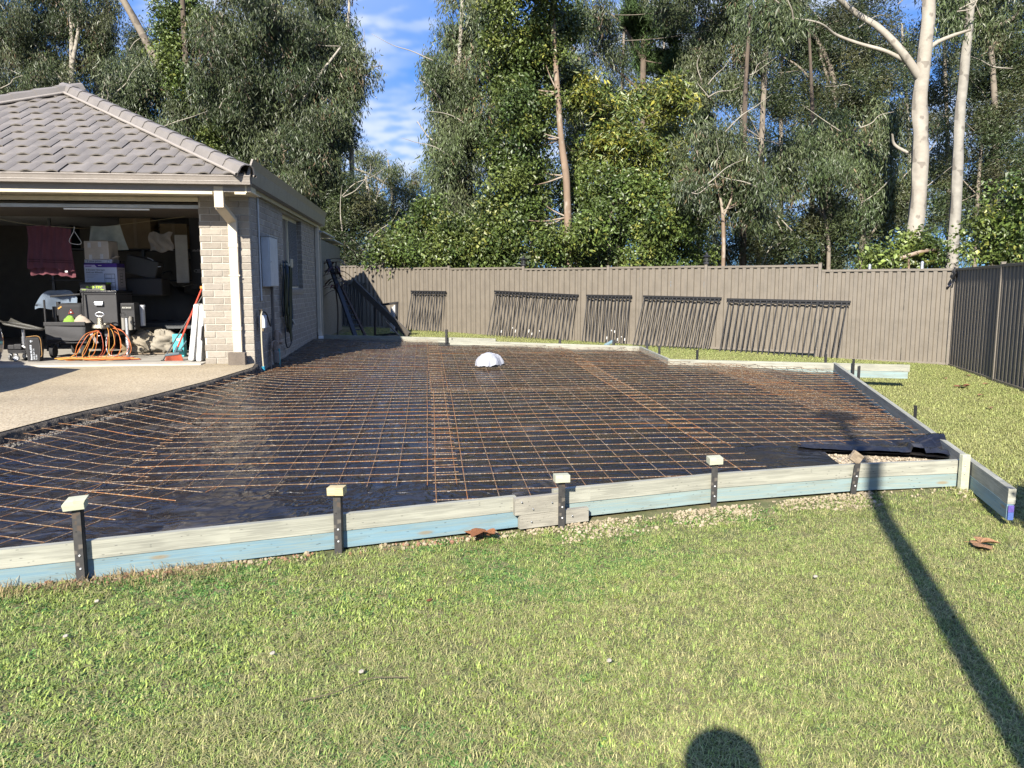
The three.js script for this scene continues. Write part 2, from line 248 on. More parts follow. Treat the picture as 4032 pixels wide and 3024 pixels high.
{ // broken vertical edge of the drive
  const e = [hp(.02, -.02), [-3.44, 10.15], [-3.56, 8.9], [-3.78, 7.67], [-4.01, 6.85], [-4.12, 6.07], [-4.5, 4.6], [-5, 3.2]], n = 420;
  const at = t => { const f = t * (e.length - 1), i = Math.min(e.length - 2, Math.floor(f)); return [e[i][0] + (e[i + 1][0] - e[i][0]) * (f - i), e[i][1] + (e[i + 1][1] - e[i][1]) * (f - i)]; };
  const eTex = tex(512, 128, (u, v) => { const a = vn(u * 160, v * 40, 3, 160), b = fbm(u * 20, v * 8, 4, 6); return mix([.035, .03, .024], [.16, .13, .095], sstep(.45, .85, a * .6 + b * .4)); }); eTex.repeat.set(.8, 4);
  structure('driveway_edge', grid(n, 7, (u, v) => { const [x, d] = at(u), o = v === 0 ? -.02 : .035 * fbm(u * 160, v * 5, 3, 22) + .045 * v; return [x + o, driveY(d) - .001 + (v === 0 ? 0 : .003) - v * .13, -d - o * .1, u * 8, v * .2]; }), mat([1, 1, 1], 1, { map: eTex, bumpMap: eTex, bumpScale: .03 }));
}
// ---------- formwork ----------
const bp = (p, y) => V(p[0], y, -p[1]);
function run(label, segs, group) {                               // segs: [p, q, topOffset, height, material, name, thickness]
  const t = thing('formwork_board', label, 'formwork', [segs[0][0][0], 0, -segs[0][0][1]], 0, group);
  for (const [p, q, top, h, m, n, th = .036] of segs) {
    const a = bp(p, slabTop(p[1]) + top - h / 2), b = bp(q, slabTop(q[1]) + top - h / 2), g = bar(a, b, th, h); g.translate(-t.position.x, 0, -t.position.z);
    const uv = g.attributes.uv, o = R() * 9; for (let i = 0; i < uv.count; i++) uv.setX(i, uv.getX(i) + o); P(t, n, g, m);
  }
  return t;
}
const off = (p, q, k) => { const dx = q[0] - p[0], dy = q[1] - p[1], L = Math.hypot(dx, dy); return [[p[0] + dy / L * k, p[1] - dx / L * k], [q[0] + dy / L * k, q[1] - dx / L * k]]; };
const mSplice = wm(woodG([.27, .255, .21], [.2, .188, .155], 141)); mSplice.map.repeat.set(.42, 9.5);
const g1 = 'timber form boards around the slab';
run('long pale form board pair between splice block and clipped corner post', [[[-5.2, 2.80], [.02, 4.655], 0, .098, mGreyW, 'top_board'], [[-5.2, 2.805], [.03, 4.662], -.101, .098, mBlueD, 'lower_board', .034]], g1);
{ const [p, q] = off([.0, 4.65], [.42, 4.80], .038), [p2, q2] = off([.03, 4.66], [.47, 4.82], .036); const t = run('short grey splice offcuts screwed over the joint of front boards', [[p, [q[0] - .13, q[1] - .046], -.004, .108, mSplice, 'upper_offcut'], [p2, q2, -.114, .088, mSplice, 'lower_offcut']], g1);
  for (const [x, y] of [[.06, -.03], [.13, -.08], [.25, -.05], [.12, -.16], [.38, -.15]]) P(t, 'screw', new THREE.SphereGeometry(.005, 6, 4), mSteel, x - t.position.x, slabTop(4.75) + y, -(4.635 + .355 * x) - t.position.z + .058); }
run('gently curved pale form board pair reaching the timber stake', [[[.26, 4.79], [1.4, 5.17], 0, .098, mGreyW, 'top_board'], [[1.4, 5.17], [2.45, 5.432], 0, .098, mGreyW, 'top_board'], [[2.45, 5.432], [3.33, 5.56], 0, .098, mGreyW, 'top_board'], [[.30, 4.81], [1.4, 5.175], -.101, .096, mBlueW, 'lower_board', .034], [[1.4, 5.175], [2.45, 5.437], -.101, .096, mBlueW, 'lower_board', .034], [[2.45, 5.437], [3.335, 5.565], -.101, .096, mBlueW, 'lower_board', .034]], g1);
const mPurple = mat2([.10, .07, .30], .7), mBlueEnd = mat2([.06, .11, .32], .7);
{ const t = run('side form board running past the corner stake with painted end', [[[4.80, 11.42], [3.20, 4.80], 0, .1, mGreyW, 'top_board', .045], [[4.795, 11.42], [3.195, 4.80], -.103, .1, mBlueD, 'lower_board', .04]], g1);
  const e = V(3.192, slabTop(4.79) - .15, -4.787); P(t, 'painted_end', B(.036, .045, .004), mPurple, e.x - t.position.x, e.y + .022, e.z - t.position.z); P(t, 'painted_end', B(.036, .05, .004), mBlueEnd, e.x - t.position.x, e.y - .0265, e.z - t.position.z); }
run('back form board pair overshooting the side board onto the lawn', [[[2.44, 11.83], [5.78, 11.14], 0, .1, mGreyW, 'top_board'], [[2.44, 11.835], [5.76, 11.145], -.103, .1, mBlueW, 'lower_board', .034]], g1);
run('short stepped form board between the two back boards', [[[2.30, 13.80], [2.43, 11.85], 0, .1, mGreyW, 'top_board'], [[2.305, 13.80], [2.435, 11.85], -.103, .1, mBlueD, 'lower_board', .034]], g1);
run('back form board in the sun behind the white bag', [[[-1.2, 14.96], [2.31, 13.80], 0, .1, mGreyW, 'top_board'], [[-1.0, 14.90], [2.32, 13.805], -.103, .1, mBlueW, 'lower_board', .034]], g1);
run('back form board starting at the far end of the brick wall', [[[-3.95, 16.17], [-1.21, 15.50], 0, .1, mGreyW, 'top_board']], g1);
run('loose short form board lapping the two back boards', [[[-1.25, 15.56], [-.32, 15.30], 0, .1, mGreyW, 'top_board']], g1);
// pegs
const mPeg = mat([1, 1, 1], .6, { map: tex(128, 512, (u, v) => { const a = fbm(u * 6, v * 16, 4, 5), b = fbm(u * 20, v * 40, 3, 8); return mix(mix([.012, .012, .013], [.04, .037, .034], b), a > .62 ? [.20, .17, .13] : a < .33 ? [.10, .055, .025] : [.02, .02, .02], a > .66 || a < .30 ? .35 : 0); }) });
function peg(x, d, top, label, cap) {
  const y0 = ground(x, d) - .03, h = top - y0, t = thing('formwork_peg', label, 'stake', [x, y0, -d], rr(-.2, .2), 'steel pegs holding the form boards');
  P(t, 'flange', B(.042, h, .005, 0, h / 2, 0), mPeg); P(t, 'flange', B(.005, h, .036, .0205, h / 2, -.0206), mBlackM);
  for (const s of [.12, .05]) P(t, 'screw', new THREE.SphereGeometry(.006, 8, 5), mWhite, .004, s + .05, .004);
  for (const s of [.7]) P(t, 'hole', C(.004, .004, .007, 8).rotateX(Math.PI / 2), mBlackRub, -.006, h * s, .001);
  if (cap) {
    const s = new THREE.Shape(); if (cap === 2) { s.moveTo(-.052, -.022); s.lineTo(.045, -.022); s.lineTo(.046, .008); s.lineTo(.056, .026); s.lineTo(-.036, .026); s.lineTo(-.055, .008); } else { s.moveTo(-.045, -.021); s.lineTo(.045, -.021); s.lineTo(.045, .021); s.lineTo(-.045, .021); }
    const g = uvm(new THREE.ExtrudeGeometry(s, { depth: .07, bevelEnabled: true, bevelSize: .0015, bevelThickness: .0015, bevelSegments: 1 }).translate(0, 0, -.04)); const c = P(t, 'timber_cap', g, cap === 3 ? mRawW : mPaleW, 0, h + .018, 0); c.rotation.set(rr(-.05, .12), rr(-.15, .15), cap === 2 ? .06 : rr(-.06, .06));
  } return t;
}
peg(-2.215, 3.80, .438, 'black steel peg with a clipped end timber cap beside the boards', 2);
peg(-.99, 4.235, .39, 'black steel peg with knotty orange timber cap at the blue board', 3);
peg(.31, 4.68, .35, 'black steel peg with pale timber cap at the splice offcuts', 1);
peg(1.375, 5.11, .365, 'black steel peg with pale timber cap before the curved board', 1);
{ const t = peg(2.44, 5.375, .30, 'leaning black steel peg with tilted square timber offcut behind it', 0); t.rotation.z = -.10; const c = P(t, 'timber_cap', uvm(new RoundedBoxGeometry(.085, .075, .03, 1, .003)), mOldW, -.002, .30, -.03); c.rotation.z = -.5; }
{ const t = thing('corner_stake', 'square grey timber stake at the corner where form boards cross', 'stake', [3.295, 0, -5.49], .1); P(t, 'post', RB(.062, .42, .04, .004, 0, .13, 0), mPaleW); for (const y of [.2, .26]) P(t, 'screw', new THREE.SphereGeometry(.005, 6, 4), mSteel, -.012, y, .024); }
for (const [x, d, h] of [[-1.32, 15.42, .17], [.9, 14.52, .07], [1.86, 14.12, .09], [2.9, 12.02, .12], [4.75, 11.62, .1], [4.98, 11.18, .08], [4.62, 10.2, .1], [3.95, 7.45, .06], [-3.1, 16.1, .05], [2.55, 13.3, .06], [2.45, 13.95, .1]]) { const t = thing('formwork_peg', 'short black steel peg standing behind a back form board', 'stake', [x, slabTop(d) - .15, -d], rr(-.4, .4), 'short steel pegs behind the back boards'); P(t, 'flange', B(.04, .15 + h, .005, 0, (.15 + h) / 2, 0), mBlackM); P(t, 'flange', B(.005, .15 + h, .034, .02, (.15 + h) / 2, -.02), mBlackM); }
// ---------- steel mesh ----------
function spans(poly, ox, oy, dx, dy) { const ts = []; for (let i = 0, j = poly.length - 1; i < poly.length; j = i++) { const ax = poly[j][0] - ox, ay = poly[j][1] - oy, bx = poly[i][0] - ox, by = poly[i][1] - oy, ca = dx * ay - dy * ax, cb = dx * by - dy * bx; if ((ca > 0) !== (cb > 0)) { const f = ca / (ca - cb); ts.push((ax + (bx - ax) * f) * dx + (ay + (by - ay) * f) * dy); } } ts.sort((p, q) => p - q); const r = []; for (let i = 0; i + 1 < ts.length; i += 2) r.push([ts[i], ts[i + 1]]); return r; }
const cross = (A, Bs) => { const r = []; for (const a of A) for (const b of Bs) { const lo = Math.max(a[0], b[0]), hi = Math.min(a[1], b[1]); if (hi - lo > .12) r.push([lo, hi]); } return r; };
function wire(x0, d0, x1, d1, y, m, parent, seed) {
  const L = Math.hypot(x1 - x0, d1 - d0), K = Math.max(3, Math.round(L / .45)), pos = [], uv = [], idx = [], n = 5, px = -(d1 - d0) / L, pd = (x1 - x0) / L, ph = hash(seed, 5) * 3;
  for (let i = 0; i <= K; i++) {
    const t = i / K, x = x0 + (x1 - x0) * t + px * .010 * (vn(t * L * 1.1, seed, 91) - .5), d = d0 + (d1 - d0) * t + pd * .010 * (vn(t * L * 1.1, seed, 91) - .5), yy = slabTop(d) + y + padOff(x, d) + .014 * (fbm(x * .9, d * .9, 2, 93) - .5);
    for (let j = 0; j <= n; j++) { const a = j / n * 6.2832, c = Math.cos(a) * .0030, s = Math.sin(a) * .0030; pos.push(x + px * c, yy + s, -(d + pd * c)); uv.push(t * L * .32 + ph, .5); if (i < K && j < n) { const A = i * (n + 1) + j, Q = A + n + 1; idx.push(A, A + 1, Q, Q, A + 1, Q + 1); } }
  }
  const g = new THREE.BufferGeometry(); g.setAttribute('position', new THREE.Float32BufferAttribute(pos, 3)); g.setAttribute('uv', new THREE.Float32BufferAttribute(uv, 2)); g.setIndex(idx); g.computeVertexNormals(); g.translate(-parent.position.x, -parent.position.y, -parent.position.z); return P(parent, 'wire', g, m);
}
function meshSheet(label, poly, o, ang, y, mr, mc, clip = slabIn) {
  const t = thing('reinforcing_mesh', label, 'steel mesh', [o[0], slabTop(o[1]) + y, -o[1]], 0, 'steel mesh sheets laid over the plastic'), r = [Math.cos(ang), Math.sin(ang)], c = [-Math.sin(ang), Math.cos(ang)]; let s = Math.round(o[0] * 100 + o[1] * 1000);
  for (let k = -60; k <= 60; k++) {
    const w = k * .2; let px = o[0] + c[0] * w, py = o[1] + c[1] * w;
    for (const [a, b] of cross(spans(poly, px, py, ...r), spans(clip, px, py, ...r))) wire(px + r[0] * (a - .015), py + r[1] * (a - .015), px + r[0] * (b + .015), py + r[1] * (b + .015), y + .009, R() > .12 ? mr : mRustO, t, s++);
    px = o[0] + r[0] * w; py = o[1] + r[1] * w;
    for (const [a, b] of cross(spans(poly, px, py, ...c), spans(clip, px, py, ...c))) wire(px + c[0] * (a + .0), py + c[1] * a, px + c[0] * b, py + c[1] * b, y, k >= 0 && (k < 2 || k > 10) ? mRustO : mc, t, s++);
  } return t;
}
const slabIn = slabPoly.map(q => q.slice()); slabIn[6] = [4.70, 11.36]; slabIn[7] = [2.38, 11.78];
const hq = l => l.map(q => hp(...q)), AB = (a0, a1, b0, b1) => hq([[a0, b0], [a1, b0], [a1, b1], [a0, b1]]);
meshSheet('mesh sheet from the wall corner to the bare plastic at the front', AB(.155, 2.57, -5.80, .21), hp(.16, -5.72), th0, -.060, mRust, mRust);
meshSheet('mesh sheet along the foot of the brick side wall', AB(.175, 2.56, .02, 5.25), hp(.18, .06), th0 + .004, -.052, mRust, mRust);
meshSheet('mesh sheet reaching the splice offcuts at the front boards', AB(2.415, 4.82, -7, -1.74), hp(2.42, -6.02), th0 - .004, -.050, mRust, mRust);
meshSheet('mesh sheet lying under the white bag', AB(2.405, 4.82, -2.0, 3.45), hp(2.41, -1.95), th0 + .003, -.044, mRust, mRust);
meshSheet('mesh sheet ending beside the folded plastic flap', AB(4.61, 7.02, -4.98, .66), hp(4.62, -4.9), th0 + .002, -.041, mRust, mRust);
meshSheet('small mesh sheet by the stepped back board', AB(4.62, 6.4, .40, 2.75), hp(4.63, .44), th0 - .003, -.035, mRust, mRust);
meshSheet('mesh sheet cut at an angle along the side board', hq([[6.33, -4.3], [6.75, -4.35], [8.35, -.3], [8.3, .1], [6.33, .3]]), hp(6.34, -4.25), th0 + .01, -.032, mRust, mRust);
meshSheet('skewed mesh sheet beside the driveway edge', [[-4.95, 3.4], [-2.48, 3.92], [-1.93, 4.98], [-2.5, 5.15], [-2.78, 5.9], [-3.05, 7.5], [-3.36, 10.1], [-3.5, 10.0], [-3.86, 8.8], [-4.2, 6.95], [-4.35, 6.3], [-4.9, 4.9]], [-2.0, 4.83], -.295, -.042, mRust, mRust, [[-6, 2.55], [.1, 4.66], [3, 6], [0, 12], [-3.3, 12], [-3.44, 10.1], [-4.02, 6.95], [-4.3, 6.0], [-5.2, 4.2]]);
// white bag on the mesh
{
  const g = grid(120, 26, (u, v) => {
    const a = u * Math.PI * 2, front = Math.max(0, -Math.sin(a)), fold = 2.2 * (fbm(u * 11, v * 1.2, 2, 15, 11) - .5) + .7 * (vn(u * 23, v * 2, 18, 23) - .5), sk = sstep(.42, 1, v), edge = sstep(.36, .42, v) - .4 * sstep(.42, .6, v);
    const r = Math.pow(v, .7), rx = (.19 + .035 * sk * fold + .03 * sk * (Math.cos(a) > 0 ? Math.cos(a) : 0)), rz = (.16 + .035 * sk * fold + .07 * sk * front);
    const y = .185 * Math.pow(Math.max(0, 1 - Math.pow(v, 2.3)), .75) + .012 * edge * front + .018 * fold * sk * (1 - .6 * v) + .06 * (fbm(Math.cos(a) * v * 3 + 5, Math.sin(a) * v * 3 + 5, 3, 5) - .5) + .02;
    return [Math.cos(a) * r * rx - .02 * (1 - v), y, -Math.sin(a) * r * rz + .02, u * 2, v];
  });
  const o = tag(P(scene, 'white_bag', mergeVertices(g, .0005), mat2([.31, .32, .352], .8), -.34, slabTop(11.35) - .05, -11.38), 'crumpled white plastic bag lying on the steel mesh', 'bag'); o.geometry.computeVertexNormals();
}

// ---------- house ----------
const house = thing('brick_house', 'brick garage house with brown tiled hip roof and open garage', 'house', [Ox, 0, -Od], th0);
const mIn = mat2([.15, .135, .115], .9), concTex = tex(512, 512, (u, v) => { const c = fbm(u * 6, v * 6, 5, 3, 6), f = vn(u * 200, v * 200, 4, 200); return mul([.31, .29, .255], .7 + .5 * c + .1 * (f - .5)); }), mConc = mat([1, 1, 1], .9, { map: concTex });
const BH = .082, PITCH = .092, BL = .247, J = .010;
function brickGeo(w, h, t, axis, seed) {                         // outer face with a small arris; axis 'z' faces +z, 'x' faces +x
  const c = .004, q = (s) => (hash(seed, s) - .5) * .004; const x = w / 2, y = h / 2;
  const o = [[-x, -y], [x, -y], [x, y], [-x, y]], i = [[-x + c, -y + c], [x - c, -y + c], [x - c, y - c], [-x + c, y - c]], pos = [], quad = (a, b, d, e) => pos.push(...a, ...b, ...d, ...a, ...d, ...e);
  const F = k => [i[k][0], i[k][1], q(k)], E = k => [o[k][0], o[k][1], -c], K = k => [o[k][0], o[k][1], -t];
  quad(F(0), F(1), F(2), F(3)); for (let k = 0; k < 4; k++) { const n = (k + 1) % 4; quad(E(k), E(n), F(n), F(k)); quad(K(k), K(n), E(n), E(k)); }
  const g = new THREE.BufferGeometry(); g.setAttribute('position', new THREE.Float32BufferAttribute(pos, 3)); g.computeVertexNormals(); uvm(g, 1, 1, hash(seed, 8) * 3, hash(seed, 9) * 3);
  if (axis === 'x') g.rotateY(Math.PI / 2); return g;
}
const brickCache = {};
const bg = (w, h, t, ax) => { const k = [w.toFixed(3), h.toFixed(3), t, ax].join(); const L = brickCache[k] ||= [1, 2, 3].map(s => brickGeo(w, h, t, ax, s + Math.round(w * 1000))); return L[Math.floor(R() * 3)]; };
const brickMat = () => mBrick[Math.floor(R() * 4)];
{ // front pier
  const core = P(house, 'pier', B(.648, 2.36, .1, -.331, 1.56, -.060), mMortar);
  for (let r = 0; r < 26; r++) {
    const y = .40 + r * PITCH + BH / 2; let x = 0, first = r % 2 ? BL : .118;
    while (x > -.655) { const w = Math.min(first, .66 + x); if (w > .03) P(core, 'brick', bg(w, BH, .104, 'z'), brickMat(), x - w / 2, y, rr(-.0015, .0015)); x -= w + J; first = BL; }
  }
}
{ // side wall with window opening
  const W0 = 2.47, W1 = 4.39, Y0 = 1.50, Y1 = 2.78;
  const seg = [B(.1, 2.70, W0 - .12, -.058, 1.65, -(.12 + W0) / 2), B(.1, 2.70, 6.3 - W1, -.058, 1.65, -(6.3 + W1) / 2), B(.1, Y0 - .3, W1 - W0, -.058, (Y0 + .3) / 2, -(W0 + W1) / 2), B(.1, 3.0 - Y1, W1 - W0, -.058, (Y1 + 3.0) / 2, -(W0 + W1) / 2)];
  const core = P(house, 'side_wall', M(seg), mMortar), all = [];
  for (let r = 0; r < 29; r++) {
    const y0 = .32 + r * PITCH, y = y0 + BH / 2; let b = .117, w0 = r % 2 ? .118 : BL;
    while (b < 6.28) {
      let w = Math.min(w0, 6.3 - b), e = b + w; w0 = BL; const next = e + J, inW = y0 + BH > Y0 && y0 < Y1;
      let s0 = b, s1 = e; if (inW) { if (s0 >= W0 && s1 <= W1) { b = next; continue; } if (s0 < W0 && s1 > W0) s1 = W0; else if (s0 < W1 && s1 > W1) s0 = W1; }
      if (s1 - s0 > .03) all.push([y, s0, s1 - s0]); b = next;
    }
  }
  all.sort((p, q) => p[1] - q[1]);
  const rest = [[], []];
  all.forEach(([y, b, w], i) => { const g = bg(w, BH, .104, 'x'); if (i < 296) P(core, 'brick', g, brickMat(), rr(-.0015, .0015), y, -(b + w / 2)); else rest[i % 2].push(g.clone().translate(rr(-.0015, .0015), y, -(b + w / 2))); });
  rest.forEach((l, i) => { const m = P(core, 'far_bricks', M(l), mBrick[i]); m.userData.kind = 'stuff'; });
  // window
  const mGlass = new THREE.MeshPhysicalMaterial({ color: new THREE.Color().setRGB(.9, .92, .9), roughness: .05, transmission: 1, thickness: 0, ior: 1.5 });
  const wn = P(house, 'window', M([B(.05, .06, W1 - W0, -.115, Y1 - .03, -(W0 + W1) / 2), B(.05, .05, W1 - W0, -.115, Y0 + .025, -(W0 + W1) / 2), B(.05, Y1 - Y0 - .11, .05, -.115, (Y0 + Y1) / 2 - .005, -W0 - .025), B(.05, Y1 - Y0 - .11, .05, -.115, (Y0 + Y1) / 2 - .005, -W1 + .025), B(.05, Y1 - Y0 - .11, .05, -.115, (Y0 + Y1) / 2 - .005, -(W0 + W1) / 2)]), mCream);
  for (const [c, w] of [[(W0 * .75 + W1 * .25), .9], [(W0 * .25 + W1 * .75), .9]]) P(wn, 'pane', B(.004, Y1 - Y0 - .12, w - .03, -.125, (Y0 + Y1) / 2, -c), mGlass);
  const dm = []; { const c0 = W0 * .5 + W1 * .5 + .03, c1 = W1 - .05, p = .058; for (let k = -22; k < 40; k++) for (const s of [1, -1]) { const pts = []; for (let i = 0; i <= 1; i++) { const bb = c0 + (c1 - c0) * i, yy = Y0 + .05 + k * p + s * (bb - c0) * 1.9 + (s < 0 ? 1.0 : -.4); pts.push([bb, yy]); } let [q, w] = pts; const lo = Y0 + .06, hi = Y1 - .06, cut = (A, Bb, y) => [A[0] + (Bb[0] - A[0]) * (y - A[1]) / (Bb[1] - A[1]), y]; if (Math.max(q[1], w[1]) < lo || Math.min(q[1], w[1]) > hi) continue; if (q[1] < lo) q = cut(q, w, lo); if (q[1] > hi) q = cut(q, w, hi); if (w[1] < lo) w = cut(q, w, lo); if (w[1] > hi) w = cut(q, w, hi); dm.push(bar(V(-.085, q[1], -q[0]), V(-.085, w[1], -w[0]), .004, .006, V(1, 0, 0))); } }
  P(wn, 'security_screen', M(dm), mat([.16, .165, .17], .5)).userData.kind = 'stuff';
  P(house, 'window_sill', M([0, 1, 2, 3, 4, 5, 6, 7, 8, 9, 10, 11, 12, 13, 14, 15, 16].map(i => B(.17, .07, .104, -.06, 0, 0).rotateZ(-.22).translate(0, Y0 - .03, -(W0 + .055 + i * .114)))), mBrick[2]);
  for (const y of [Y0 + .01]) P(house, 'yellow_backing', B(.01, Y1 - Y0 - .1, .8, -.35, (Y0 + Y1) / 2, -(W0 + .45)), mat2([.5, .42, .2], .9));  // flat yellowish panel behind the near pane, tinting the glass
}
// floor, inner walls, ceiling
P(house, 'garage_floor', B(6.75, .2, 5.9, -3.5, .405, -3.09), mConc);
P(house, 'threshold', uvm(new RoundedBoxGeometry(6.2, .16, .30, 2, .015).translate(-3.78, .435, -.0)), mat2([.42, .39, .33], .9));
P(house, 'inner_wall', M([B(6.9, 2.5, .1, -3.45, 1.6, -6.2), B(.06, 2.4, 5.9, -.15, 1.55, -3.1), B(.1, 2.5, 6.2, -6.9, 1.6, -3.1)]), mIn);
P(house, 'garage_ceiling', B(6.9, .03, 6.1, -3.45, 2.80, -3.15), mat2([.45, .45, .43], .9));
P(house, 'lintel', B(6.3, .22, .1, -3.81, 2.80, -.06), mCream);
P(house, 'left_pier', B(.5, 2.5, .11, -7.15, 1.5, -.06), mBrick[0]);
{ const rd = P(house, 'raised_door', M([0, 1, 2, 3].map(k => B(6.1, .04, .5, -3.75, 2.665 + k * .004, -.52 - k * .52))), mat2([.085, .07, .056], .7)); P(rd, 'bottom_rail', B(6.1, .045, .03, -3.75, 2.63, -.24), mGalv); }  // door panels coloured dark to stand in for shade on the underside
P(house, 'door_weather_strip', B(1.1, .02, .01, -1.9, 2.585, -.20), mat([.8, .82, .85], .4));
// eaves
const strip = (pts, len) => { const s = new THREE.Shape(); pts.forEach((p, i) => i ? s.lineTo(...p) : s.moveTo(...p)); return new THREE.ExtrudeGeometry(s, { depth: len, bevelEnabled: false }); };
P(house, 'gutter', uvm(strip([[0, 0], [.11, 0], [.115, .03], [.12, .035], [.115, .045], [.125, .09], [.132, .1], [.125, .112], [.115, .11], [.112, .1], [.10, .02], [.01, .015], [.01, .11], [0, .11]], 7.2).rotateY(-Math.PI / 2).translate(.17, 2.83, .535)), mGutter);
P(house, 'fascia', B(7.1, .16, .02, -3.4, 2.83, .522), mGutter);  // brown-grey carries the gutter shadow on the upper fascia in its colour
P(house, 'fascia_sunlit_strip', B(6.55, .035, .03, -3.60, 2.735, .525), mCream); P(house, 'fascia_sunlit_strip', B(.14, .03, .03, .02, 2.735, .525), mCream);  // cream strips paint the sunlit bottom of the same fascia
P(house, 'soffit', B(7.1, .012, .56, -3.4, 2.756, .24), mCream); P(house, 'quad_mould', B(6.3, .05, .03, -3.8, 2.70, .012), mCream);
P(house, 'eave_end', B(.02, .2, .55, .09, 2.84, .26), mCream);
P(house, 'side_gutter', uvm(strip([[.075, 2.86], [.10, 2.85], [.155, 2.87], [.175, 3.05], [.20, 3.12], [.212, 3.15], [.19, 3.155], [.17, 3.10], [.10, 2.9], [.075, 2.9]], 7.25).rotateY(0).translate(0, 0, -6.65)), mGutter);
P(house, 'side_fascia', B(.05, .2, 7.0, .05, 2.90, -3.0), mat2([.40, .35, .22], .6));
// downpipes
{
  const dp = P(house, 'downpipe', M([RB(.118, 1.84, .07, .008, -.21, 1.55, .04), RB(.118, .27, .075, .008, -.25, 2.685, .50), bar(V(-.25, 2.58, .50), V(-.215, 2.43, .05), .118, .075, V(0, 0, 1)), RB(.128, .05, .08, .006, -.21, 2.10, .04), RB(.128, .05, .08, .006, -.21, .98, .04)]), mDowni);
  P(dp, 'bracket', B(.15, .02, .004, -.21, 1.7, .077), mDowni);
  const fd = P(house, 'downpipe', M([RB(.075, 2.3, .10, .008, .045, 1.72, -6.15), RB(.09, .1, .11, .008, .05, 2.93, -6.15), bar(V(.045, .62, -6.15), V(.075, .46, -6.1), .1, .075, V(1, 0, 0))]), mDowni);
  P(fd, 'outlet_boot', RB(.11, .07, .12, .01, .085, .455, -6.08), mPlasticWhite);
  P(house, 'conduit', M([C(.0125, .0125, 1.5, 10, .016, 2.10, -.50), C(.017, .017, .04, 10, .016, 1.9, -.5)]), mat([.42, .44, .44], .5));
}
